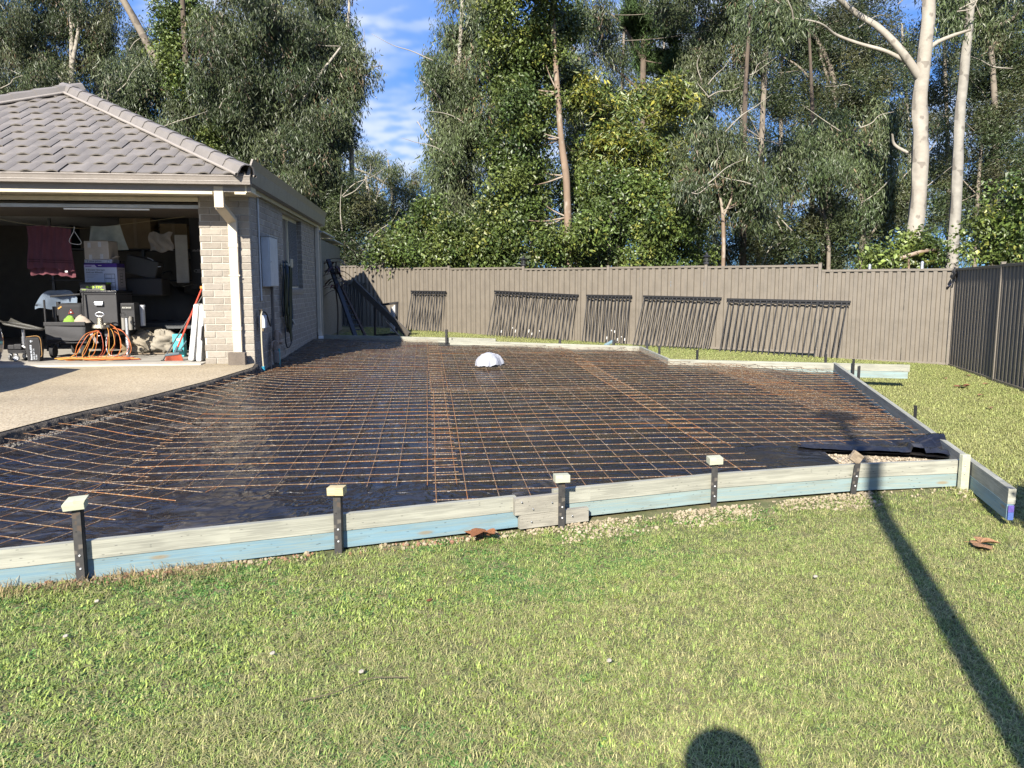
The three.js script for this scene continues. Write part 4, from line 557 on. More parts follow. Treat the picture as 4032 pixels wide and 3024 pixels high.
const cvDr = canvasTex(768, 640, (g, w, h) => { g.fillStyle = '#c3cbe0'; g.fillRect(0, 0, w, h); g.fillStyle = '#4a2d8c'; g.fillRect(0, 0, w, 90); g.fillStyle = '#c9c1e8'; g.beginPath(); g.moveTo(0, 30); g.lineTo(250, 30); g.lineTo(300, 90); g.lineTo(0, 90); g.fill(); g.fillStyle = '#6a55a8'; g.fillRect(24, 52, 150, 22); g.fillStyle = '#fff'; g.fillRect(330, 40, 80, 10); g.fillStyle = '#525a70'; g.font = 'bold 54px sans-serif'; g.fillText('4 Drawer Storage', 34, 170); g.fillText('Unit on Wheels', 34, 230); g.fillStyle = '#98a0b4'; for (let i = 0; i < 3; i++) g.fillRect(40, 262 + i * 34, 280 - i * 60, 8); g.strokeStyle = '#525a70'; g.lineWidth = 6; g.beginPath(); g.moveTo(45, 430); g.lineTo(85, 380); g.stroke(); g.strokeStyle = '#3f4660'; g.lineWidth = 10; g.strokeRect(470, 250, 240, 400); for (let i = 1; i < 4; i++) { g.beginPath(); g.moveTo(470, 250 + i * 105); g.lineTo(710, 250 + i * 105); g.stroke(); } g.lineWidth = 4; for (let i = 0; i < 4; i++) g.strokeRect(500, 268 + i * 105, 130, 78); g.fillStyle = '#4d5670'; g.beginPath(); g.arc(110, 560, 55, Math.PI, 0); g.fill(); });
const cvDs = canvasTex(256, 640, (g, w, h) => { g.fillStyle = '#9a97a0'; g.fillRect(0, 0, w, h); g.fillStyle = '#33206a'; g.fillRect(0, 0, w, 90); g.fillStyle = '#444'; g.font = 'bold 26px sans-serif'; g.fillText('4 Drawer Storage', 18, 140); g.fillText('Unit on Wheels', 18, 175); g.strokeStyle = '#333'; g.lineWidth = 8; for (let i = 0; i < 4; i++) g.strokeRect(90, 230 + i * 75, 80, 68); });
{ const t = HG('storage_unit_box', 'white and purple carton printed with a drawer storage unit', 'carton', -2.55, FL + .985, 1.66); P(t, 'carton', RB(.475, .41, .30, .003, 0, .206, 0), mat2([.07, .04, .18], .8)); printed(t, .47, .40, 0, .205, .1515, cvDr); const s = printed(t, .295, .40, .2390, .205, 0, cvDs); s.rotation.y = Math.PI / 2; P(t, 'open_flap', B(.16, .004, .12, .32, .405, .06), mCardPale).rotation.z = .35; }
{ const t = HG('flat_carton', 'flat pale carton between the white box and drawer carton', 'carton', -2.58, FL + 1.398, 1.66); P(t, 'carton', RB(.40, .055, .28, .003, 0, .028, 0), mat2([.45, .47, .55], .8)); printed(t, .39, .05, 0, .027, .1415, canvasTex(512, 64, (g, w, h) => { g.fillStyle = '#a9b2c9'; g.fillRect(0, 0, w, h); g.fillStyle = '#3b4663'; g.font = 'bold 46px sans-serif'; g.fillText('1 Litre Juicer', 40, 50); g.strokeStyle = '#3b6080'; g.lineWidth = 6; g.beginPath(); g.arc(450, 36, 26, 0, 7); g.stroke(); })); }
{ const t = HG('cardboard_box', 'pale taped cardboard box on top of the carton stack', 'carton', -2.58, FL + 1.455, 1.66); P(t, 'carton', RB(.35, .27, .36, .004, 0, .136, 0), mCardPale); for (const [x, y] of [[-.1, .21], [.05, .22], [-.09, .03], [.07, .04]]) P(t, 'tape', B(.045, .075, .002, x, y, .1812), mat2([.55, .58, .64], .5)); P(t, 'flap', B(.17, .004, .36, .09, .276, 0), mCard); }
{ const t = HG('folding_wagon', 'black folding wagon with a fabric tray and tool bags', 'wagon', -2.92, FL, 1.15), m = mat2([.055, .055, .058], .85); P(t, 'fabric_tray', grid(30, 12, (u, v) => { const a = u * 3 - 1.5; return [Math.max(-.28, Math.min(.28, a * .55)), .26 + v * .24 + .01 * Math.sin(u * 20), .10 - Math.max(0, Math.abs(a) - .51) * .5 + .012 * Math.sin(v * 6 + u * 9), u, v]; }), m); P(t, 'rim', RB(.58, .06, .04, .01, 0, .50, .10), mBlackM); P(t, 'frame', M([rod(V(-.28, .22, .08), V(.28, .22, .08), .012), rod(V(-.28, .1, .06), V(-.28, .85, .06), .014), rod(V(-.2, .9, .04), V(.2, .93, .0), .016), rod(V(.24, .5, .04), V(.24, .95, .0), .012), rod(V(-.28, .22, .08), V(-.28, .22, -.8), .012), rod(V(.28, .22, .08), V(.28, .22, -.8), .012)]), mBlackM); for (const [x, z] of [[-.22, .02], [.22, .02], [-.22, -.7], [.22, -.7]]) P(t, 'wheel', C(.09, .09, .05, 18).rotateZ(1.57).translate(x, .092, z), mBlackRub); P(t, 'tray_bed', B(.56, .02, .9, 0, .25, -.38), mBlackM); }
{ const t = HG('tool_bag', 'black tool bag with red warning triangle in the wagon', 'bag', -2.88, FL + .50, 1.28); P(t, 'bag', uvm(new RoundedBoxGeometry(.36, .30, .3, 4, .06).translate(0, .15, -.02)), mat2([.02, .02, .022], .8)); P(t, 'triangle', new THREE.TorusGeometry(.04, .005, 4, 3).rotateZ(Math.PI / 2).translate(.02, .17, .14), mRed); P(t, 'badge', new THREE.SphereGeometry(.012, 8, 6).translate(.02, .165, .14), mPlasticWhite); P(t, 'yellow_clip', RB(.06, .02, .01, .003, .02, .27, .13), mYel).rotation.z = .6; P(t, 'bottles', M([C(.03, .03, .2, 10, -.2, .22, .02), C(.03, .03, .16, 10, -.26, .17, .02)]), mBlackM); }
{ const t = HG('rag_pile', 'green and beige rags crumpled on the wagon rim', 'rags', -2.80, FL + .50, 1.10); const rag = (cx, w, s, m) => P(t, 'rag', grid(24, 16, (u, v) => { const a = u * 6.283, r = Math.sqrt(v); return [cx + Math.cos(a) * r * w, .085 * (1 - v) * (1 + .5 * fbm(u * 5, v * 3, 3, s)) + .025 * fbm(u * 9, v * 4, 2, s), .06 * Math.sin(a) * r, u, v]; }), m); rag(-.07, .10, 3, mat2([.19, .33, .05], .95)); rag(.10, .13, 8, mat2([.33, .28, .23], .95)); }
{ const t = HG('plastic_tub', 'crumpled translucent blue grey plastic wrap behind the wagon', 'plastic wrap', -3.2, FL + .70, 1.5); P(t, 'wrap', grid(24, 12, (u, v) => [-.33 + u * .62 + .05 * v, v * .28 * (.35 + .65 * Math.sin(u * 3)) + .05 * u + .02 * Math.sin(u * 11 + v * 5), .05 * Math.sin(u * 7) + .08 * v, u, v]), mat2([.20, .25, .32], .35)); }
{ const t = HG('workshop_stool', 'rolling mechanic stool with dark bucket seat and castors', 'stool', -3.34, FL, .72); P(t, 'seat', grid(28, 16, (u, v) => { const x = (u - .5) * .50, z = (v - .5) * .34 * (1.05 - .35 * u), e = Math.pow(Math.abs(v - .5) * 2, 3) * .05 * (1.2 - u), l = Math.pow(1 - u, 3) * .10; return [x + .01, .44 + e + l + .01 * Math.sin(u * 6), z, u, v]; }), mat2([.07, .068, .06], .3)); P(t, 'seat_rim', tube([...Array(20)].map((_, i) => { const a = i / 20 * 6.283, u = .5 + .5 * Math.cos(a), v = .5 + .5 * Math.sin(a); return V((u - .5) * .50 + .01, .44 + Math.pow(Math.abs(v - .5) * 2, 3) * .05 * (1.2 - u) + Math.pow(1 - u, 3) * .10, (v - .5) * .34 * (1.05 - .35 * u)); }), .016, 60, 6, true), mat2([.10, .098, .09], .35)); P(t, 'stem', M([C(.022, .022, .16, 12, 0, .36, 0), C(.03, .03, .12, 12, 0, .28, 0)]), mSteel); P(t, 'tray', M([C(.2, .2, .03, 24, 0, .13, 0), C(.205, .205, .02, 24, 0, .15, 0)]), mBlackM); for (let i = 0; i < 5; i++) { const a = i * 1.2566 + .5, c = P(t, 'castor', C(.045, .045, .025, 18).rotateZ(1.57).rotateY(a).translate(Math.cos(a) * .18, .046, Math.sin(a) * .18), mat([.10, .10, .10], .5)); P(c, 'hub', C(.03, .03, .029, 14).rotateZ(1.57).rotateY(a).translate(Math.cos(a) * .18, .046, Math.sin(a) * .18), mGalv); P(c, 'fork', RB(.03, .05, .04, .005, Math.cos(a) * .17, .095, Math.sin(a) * .17), mGalv); } for (const [x, z, s] of [[-.13, .08, .05], [-.02, .12, .06], [.10, .10, .045]]) P(t, 'tool_part', uvm(new RoundedBoxGeometry(s * 1.8, s * 1.4, s, 2, s * .3).translate(x, .16 + s * .7, z)), mBlackM); P(t, 'tool_part', new THREE.TorusGeometry(.045, .006, 6, 18).translate(.12, .22, .14), mat([.1, .1, .1], .3)); P(t, 'label_strip', B(.05, .02, .004, -.05, .22, .185), mPlasticWhite).rotation.z = -.6; }
{ const t = HG('black_coffin_box', 'small black coffin shaped box with chalk writing and bare timber edge', 'box', -3.13, FL, .56), s = new THREE.Shape(); s.moveTo(-.075, 0); s.lineTo(.075, 0); s.lineTo(.10, .19); s.lineTo(.082, .33); s.lineTo(-.082, .33); s.lineTo(-.10, .19); P(t, 'box', uvm(new THREE.ExtrudeGeometry(s, { depth: .10, bevelEnabled: true, bevelSize: .003, bevelThickness: .003, bevelSegments: 1 }).translate(0, .004, -.06)), mat2([.012, .012, .014], .6)); printed(t, .14, .30, .005, .165, .0446, canvasTex(256, 512, (g, w, h) => { g.fillStyle = '#131316'; g.fillRect(0, 0, w, h); g.fillStyle = '#d5dde6'; g.fillRect(78, 25, 8, 60); g.fillRect(50, 45, 78, 7); g.save(); g.translate(90, 500); g.rotate(-Math.PI / 2); g.font = 'bold 54px serif'; g.fillText('Danny SLATER', 0, 0, 360); g.font = '46px serif'; g.fillText('28th Nov \'75', 0, 62, 300); g.fillText('73 KG', 0, 118, 200); g.restore(); })); P(t, 'bare_edge', tube([V(-.085, .345, .03), V(.085, .345, .03), V(.108, .19, .03), V(.10, .07, .03), V(.085, .066, .03)], .0045, 40, 4), mat2([.42, .24, .09], .8)); P(t, 'white_strip', B(.02, .14, .004, -.10, .13, .0), mPlasticWhite).rotation.z = .0; }
{ // cords
  const t = HG('extension_cords', 'tangled orange and yellow extension cords spilling from the coupling', 'cord', -2.35, FL, .60), ms = [mOrange, mYel, mOrangeR];
  for (let k = 0; k < 14; k++) { const a = rr(.22, .5), b2 = rr(.06, .12), o = rr(-.15, .2), y = .008 + k * .002, pts = []; for (let i = 0; i < 9; i++) { const q = i / 9 * 6.283; pts.push(V(o + Math.cos(q) * a * (1 + .12 * Math.sin(i * 2 + k)), y + .006 * (i % 2), Math.sin(q) * b2 + rr(-.02, .02))); } P(t, 'floor_loop', tube(pts, .0058, 60, 5, true), ms[k % 3]); }
  for (let k = 0; k < 16; k++) { const f = k / 16, x1 = -.30 + f * .80 + rr(-.05, .05), h = rr(.30, .42), x0 = k < 8 ? rr(-.09, .0) : rr(.05, .20), yl = k < 8 ? rr(.34, .42) : rr(.38, .50); P(t, 'hanging_loop', tube([V(x0, yl, -.28), V(x0 + (x1 - x0) * .55, yl * .88, -.22), V(x0 + (x1 - x0) * .95, yl * .5, -.14), V(x1 + rr(-.03, .03), .09, rr(-.08, .04)), V(x1 + rr(-.15, .05), .02, rr(-.02, .08)), V(x1 + rr(-.25, .1), .012, rr(-.05, .1))], .0042, 24, 5), ms[(k * 2 + (k % 5 > 2 ? 1 : 0)) % 3]); }
  P(t, 'plug', RB(.05, .03, .03, .006, -.1, .02, .08), mat([.3, .28, .2], .5)); P(t, 'socket', RB(.05, .035, .04, .006, .12, .47, -.24), mBlackM);
}
{ const t = HG('broom', 'red handled broom with orange bristles leaning at the pier', 'broom', -1.2, FL, .42); P(t, 'handle', rod(V(.02, .12, 0), V(.46, 1.14, -.06), .0125, 8), mRed); P(t, 'head', RB(.20, .035, .05, .008, -.01, .095, 0), mat([.05, .08, .10], .5)).rotation.z = .12; P(t, 'bristles', M([...Array(60)].map((_, i) => rod(V(-.1 + (i % 20) * .01, .09, -.015 + Math.floor(i / 20) * .015), V(-.125 + (i % 20) * .0125, .0, -.025 + Math.floor(i / 20) * .025), .0028, 4))), mOrangeR).userData.kind = 'stuff'; P(t, 'socket', rod(V(.0, .09, 0), V(.05, .2, 0), .02, 8), mat([.05, .08, .10], .5)); }
{ const t = HG('folding_table', 'white folded plastic table standing on edge by the pier', 'table', -.93, FL, .36); for (const [o, r] of [[0, 0], [.105, .03]]) { const m = P(t, 'leaf', uvm(new RoundedBoxGeometry(.075, .80, .44, 4, .025).translate(o, .41, -.1)), mat2([.66, .66, .64], .5)); m.rotation.z = -.14 + r; } P(t, 'handle_recess', RB(.02, .20, .10, .008, .12, .42, .11), mat([.15, .15, .16], .5)).rotation.z = -.13; P(t, 'seam', RB(.012, .76, .03, .004, .053, .41, .09), mat([.1, .1, .1], .6)).rotation.z = -.13; }
{ const t = HG('black_pole', 'thin black pole leaning between the broom and trailer', 'pole', -1.36, FL, .42); P(t, 'pole', rod(V(0, .01, 0), V(.56, 1.0, -.3), .010, 8), mBlack); P(t, 'foot', B(.05, .012, .03, 0, .008, 0), mBlack); }
{ const t = HG('tool_stand', 'black upright tool stand with orange top beside the pier', 'stand', -.78, FL, .48); P(t, 'uprights', M([B(.03, 1.0, .03, 0, .5, 0), B(.03, .95, .03, .07, .48, -.1), B(.12, .02, .12, .03, .06, -.05), B(.1, .02, .1, .03, .3, -.05)]), mBlackM); P(t, 'orange_top', RB(.09, .04, .06, .01, .01, 1.03, 0), mat([.6, .2, .03], .5)); P(t, 'grey_part', RB(.06, .12, .05, .01, -.05, .9, .0), mat([.2, .2, .2], .5)).rotation.z = -.4; }
{ const t = HG('teal_box', 'turquoise plastic box on the garage floor behind the broom', 'box', -1.33, FL, 1.1); P(t, 'box', RB(.16, .34, .14, .01, 0, .17, 0), mat2([.06, .38, .42], .6)); P(t, 'label', B(.05, .035, .003, .01, .26, .0715), mPlasticWhite); P(t, 'brush', M([RB(.12, .03, .06, .008, .02, .10, .13), rod(V(.05, .11, .13), V(.13, .24, .1), .012)]), mat([.02, .06, .08], .5)); }
{ const t = HG('canvas_bag', 'crumpled beige canvas sacks under the trailer frame', 'sack', -1.95, FL, 1.65); for (let k = 0; k < 4; k++) P(t, 'sack', grid(48, 30, (u, v) => { const a = u * 6.283, th = v * 3.14, r = .13 * (.55 + .9 * Math.pow(1 - Math.abs(2 * fbm(u * 6, v * 5, 3, k * 9, 6) - 1), 1.5)); return [-.18 + k * .13 + Math.cos(a) * Math.sin(th) * r * 1.5, .12 + .07 * (k % 2) + Math.cos(th) * r * 1.1, .1 * (k % 2) + Math.sin(a) * Math.sin(th) * r, u, v]; }), mat2([[.20, .15, .09], [.24, .21, .16], [.16, .11, .06], [.26, .235, .19]][k], .95)); P(t, 'pallet', M([0, 1, 2, 3].map(i => B(.8, .02, .08, 0, .02, .15 - i * .14))), mOldW); }
{ const t = HG('battery_pack', 'black battery box with pale lettering on the trailer front', 'battery', -2.09, FL + .40, 1.32); P(t, 'case', RB(.20, .40, .2, .01, 0, .2, 0), mBlackM); printed(t, .17, .08, 0, .33, .1015, canvasTex(256, 128, (g, w, h) => { g.fillStyle = '#0d0d0e'; g.fillRect(0, 0, w, h); g.fillStyle = '#b9b9b0'; g.font = 'italic bold 50px sans-serif'; g.fillText('KICKASS', 6, 80, 244); })); P(t, 'cylinders', M([C(.03, .03, .2, 12, -.06, .1, .12), C(.03, .03, .2, 12, .04, .1, .12)]), mat([.2, .19, .17], .5)); }
{ const t = HG('white_tube', 'white plastic tube standing on the trailer front', 'tube', -1.96, FL + .44, 1.45); P(t, 'tube', M([C(.04, .036, .30, 14, 0, .16, 0), C(.046, .046, .03, 14, 0, .31, 0)]), mat2([.5, .52, .56], .5)); }
// dim background clutter
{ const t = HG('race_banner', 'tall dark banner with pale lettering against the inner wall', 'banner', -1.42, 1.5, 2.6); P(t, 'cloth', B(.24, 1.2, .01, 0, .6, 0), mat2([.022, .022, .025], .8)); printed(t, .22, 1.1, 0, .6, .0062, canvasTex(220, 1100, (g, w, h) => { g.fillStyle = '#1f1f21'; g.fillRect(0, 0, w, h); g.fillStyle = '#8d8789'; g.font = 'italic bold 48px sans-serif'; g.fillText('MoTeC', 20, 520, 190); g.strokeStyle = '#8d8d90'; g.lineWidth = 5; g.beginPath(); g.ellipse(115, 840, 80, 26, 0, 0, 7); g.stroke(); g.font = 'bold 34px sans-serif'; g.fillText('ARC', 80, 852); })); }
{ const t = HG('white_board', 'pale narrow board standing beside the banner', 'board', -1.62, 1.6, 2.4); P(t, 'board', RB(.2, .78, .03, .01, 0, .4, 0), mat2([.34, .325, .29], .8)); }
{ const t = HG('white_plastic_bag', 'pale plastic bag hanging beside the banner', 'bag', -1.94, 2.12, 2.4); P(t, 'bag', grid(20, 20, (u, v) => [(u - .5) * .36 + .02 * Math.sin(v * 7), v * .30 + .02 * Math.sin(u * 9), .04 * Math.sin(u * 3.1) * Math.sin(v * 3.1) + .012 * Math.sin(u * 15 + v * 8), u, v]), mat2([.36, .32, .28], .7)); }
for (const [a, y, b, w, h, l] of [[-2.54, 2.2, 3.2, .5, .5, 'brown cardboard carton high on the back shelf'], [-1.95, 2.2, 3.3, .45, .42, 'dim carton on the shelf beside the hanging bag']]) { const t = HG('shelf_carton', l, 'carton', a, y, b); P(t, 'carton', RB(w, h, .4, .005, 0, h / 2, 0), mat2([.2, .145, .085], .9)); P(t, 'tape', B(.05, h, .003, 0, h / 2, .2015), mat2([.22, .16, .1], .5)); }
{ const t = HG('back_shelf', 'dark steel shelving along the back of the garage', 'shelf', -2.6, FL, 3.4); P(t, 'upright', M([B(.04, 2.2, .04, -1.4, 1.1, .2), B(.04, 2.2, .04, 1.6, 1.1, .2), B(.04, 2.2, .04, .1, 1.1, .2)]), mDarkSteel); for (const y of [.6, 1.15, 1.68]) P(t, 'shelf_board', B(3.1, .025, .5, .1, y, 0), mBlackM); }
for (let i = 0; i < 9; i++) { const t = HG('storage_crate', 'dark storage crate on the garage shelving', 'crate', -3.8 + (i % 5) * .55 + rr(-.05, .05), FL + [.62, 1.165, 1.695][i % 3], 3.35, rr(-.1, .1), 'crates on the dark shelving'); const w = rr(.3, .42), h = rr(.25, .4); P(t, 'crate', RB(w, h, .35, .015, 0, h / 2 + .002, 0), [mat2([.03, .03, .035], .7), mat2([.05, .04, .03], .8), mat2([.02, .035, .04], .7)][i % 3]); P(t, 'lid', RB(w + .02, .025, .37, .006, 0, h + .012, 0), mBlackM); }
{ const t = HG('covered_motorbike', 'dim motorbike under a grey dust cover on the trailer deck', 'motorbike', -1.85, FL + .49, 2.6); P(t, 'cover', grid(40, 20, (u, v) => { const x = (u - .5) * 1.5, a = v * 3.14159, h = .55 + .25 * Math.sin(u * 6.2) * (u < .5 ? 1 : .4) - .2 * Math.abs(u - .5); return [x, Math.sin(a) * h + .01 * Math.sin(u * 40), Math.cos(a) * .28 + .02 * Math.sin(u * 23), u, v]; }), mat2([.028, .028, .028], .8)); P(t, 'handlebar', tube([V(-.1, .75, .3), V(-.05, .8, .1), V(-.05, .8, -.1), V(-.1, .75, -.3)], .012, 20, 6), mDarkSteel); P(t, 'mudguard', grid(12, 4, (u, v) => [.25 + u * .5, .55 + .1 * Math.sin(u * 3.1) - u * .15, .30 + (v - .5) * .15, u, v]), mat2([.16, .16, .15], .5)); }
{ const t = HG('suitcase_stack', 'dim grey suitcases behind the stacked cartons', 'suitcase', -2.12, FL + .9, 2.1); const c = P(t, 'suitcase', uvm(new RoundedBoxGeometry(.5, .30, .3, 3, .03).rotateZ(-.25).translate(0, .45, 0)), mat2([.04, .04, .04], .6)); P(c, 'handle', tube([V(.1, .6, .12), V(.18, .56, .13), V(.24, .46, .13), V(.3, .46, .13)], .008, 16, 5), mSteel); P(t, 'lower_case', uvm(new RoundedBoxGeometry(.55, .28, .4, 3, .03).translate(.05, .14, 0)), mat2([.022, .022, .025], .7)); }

// ---------- trees ----------
const barkW = tex(256, 512, (u, v) => { const a = fbm(u * 5, v * 14, 5, 3, 0), b = fbm(u * 12, v * 40, 3, 9), p = sstep(.56, .66, fbm(u * 4, v * 9, 4, 15)); let c = mix([.345, .315, .26], [.235, .21, .172], a); c = mix(c, [.15, .13, .105], p * .8); return mul(c, .85 + .25 * b); });
const barkB = tex(256, 512, (u, v) => { const a = fbm(u * 14, v * 5, 5, 23), b = fbm(u * 40, v * 12, 3, 29); return mul(mix([.16, .12, .085], [.075, .06, .048], a), .7 + .6 * b); });
const barkO = tex(256, 512, (u, v) => { const a = fbm(u * 8, v * 10, 5, 43), p = sstep(.5, .62, fbm(u * 5, v * 5, 4, 45)); return mix(mix([.24, .17, .115], [.14, .10, .07], a), [.34, .30, .245], p * .6); });
for (const t of [barkW, barkB, barkO]) t.repeat.set(1, .42);
const BARK = { w: mat([1, 1, 1], .8, { map: barkW, bumpMap: barkW, bumpScale: .01 }), s: mat([.85, .88, .92], .85, { map: barkW, bumpMap: barkW, bumpScale: .01 }), g: mat([.62, .58, .55], .85, { map: barkW, bumpMap: barkW, bumpScale: .01 }), b: mat([1, 1, 1], .95, { map: barkB, bumpMap: barkB, bumpScale: .03 }), d: mat([.7, .7, .7], .95, { map: barkB, bumpMap: barkB, bumpScale: .03 }), o: mat([1, 1, 1], .9, { map: barkO, bumpMap: barkO, bumpScale: .02 }), p: mat([.95, .85, .7], .9, { map: barkO, bumpMap: barkO, bumpScale: .02 }) };
const leafMat = (r) => mat([1, 1, 1], r, { vertexColors: true });
const mLeafE = leafMat(.48), mLeafV = leafMat(.45), mLeafP = leafMat(.8, .1);
function leafSprig(seed, n, o) {                                 // many separate leaves round a twig
  const r = rng(seed), pos = [], nor = [], col = [], q = (a, b) => a + (b - a) * r();
  for (let i = 0; i < n; i++) {
    const c = V(q(-1, 1), q(-1, 1), q(-1, 1)).multiply(V(o.w, o.h, o.w)), L = q(o.l[0], o.l[1]), W = q(o.b[0], o.b[1]);
    const d = V(q(-1, 1), q(-1, 1), q(-1, 1)).multiplyScalar(o.spread).add(V(0, -o.droop, 0)).normalize();
    let nn = V(q(-1, 1), q(-1, 1) + o.up, q(-1, 1)).normalize(); const s = d.clone().cross(nn).normalize(); nn = s.clone().cross(d).normalize();
    const m = c.clone().addScaledVector(d, L * .42).addScaledVector(nn, L * .06), tip = c.clone().addScaledVector(d, L).addScaledVector(s, L * q(-.15, .15)).addScaledVector(nn, -L * .05), A = m.clone().addScaledVector(s, W / 2), Bq = m.clone().addScaledVector(s, -W / 2);
    const sh = .55 + .9 * r() * r() + .1; for (const t of [[c, A, tip], [c, tip, Bq]]) { const fn = t[1].clone().sub(t[0]).cross(t[2].clone().sub(t[0])).normalize(); for (const v of t) { pos.push(v.x, v.y, v.z); nor.push(fn.x, fn.y, fn.z); col.push(sh, sh, sh); } }
  }
  const g = new THREE.BufferGeometry(); g.setAttribute('position', new THREE.Float32BufferAttribute(pos, 3)); g.setAttribute('normal', new THREE.Float32BufferAttribute(nor, 3)); g.setAttribute('color', new THREE.Float32BufferAttribute(col, 3)); return g;
}
const SPRIG = {
  e: [1, 2, 3].map(k => leafSprig(k, 28, { w: .27, h: .36, l: [.10, .22], b: [.022, .044], spread: .55, droop: .8, up: .1 })),
  d: [4, 5, 6].map(k => leafSprig(k, 32, { w: .29, h: .29, l: [.08, .16], b: [.022, .04], spread: .9, droop: .35, up: .3 })),
  v: [7, 8, 9].map(k => leafSprig(k, 30, { w: .25, h: .25, l: [.06, .14], b: [.04, .085], spread: .9, droop: .45, up: .7 })),
  y: [10, 11, 12].map(k => leafSprig(k, 24, { w: .25, h: .25, l: [.11, .22], b: [.04, .07], spread: .9, droop: .3, up: .5 })),
  p: [13, 14, 15].map(k => leafSprig(k, 60, { w: .12, h: .12, l: [.16, .26], b: [.008, .012], spread: 1.2, droop: -.3, up: .0 })),
};
const LEAFC = { e: [[.058, .078, .030], [.088, .102, .046], [.038, .058, .021]], d: [[.034, .052, .017], [.052, .068, .024], [.066, .068, .028]], v: [[.064, .096, .020], [.105, .134, .030], [.040, .068, .016]], y: [[.066, .098, .019], [.125, .135, .025], [.09, .12, .025]], p: [[.048, .092, .022], [.065, .110, .03], [.05, .08, .02]] };
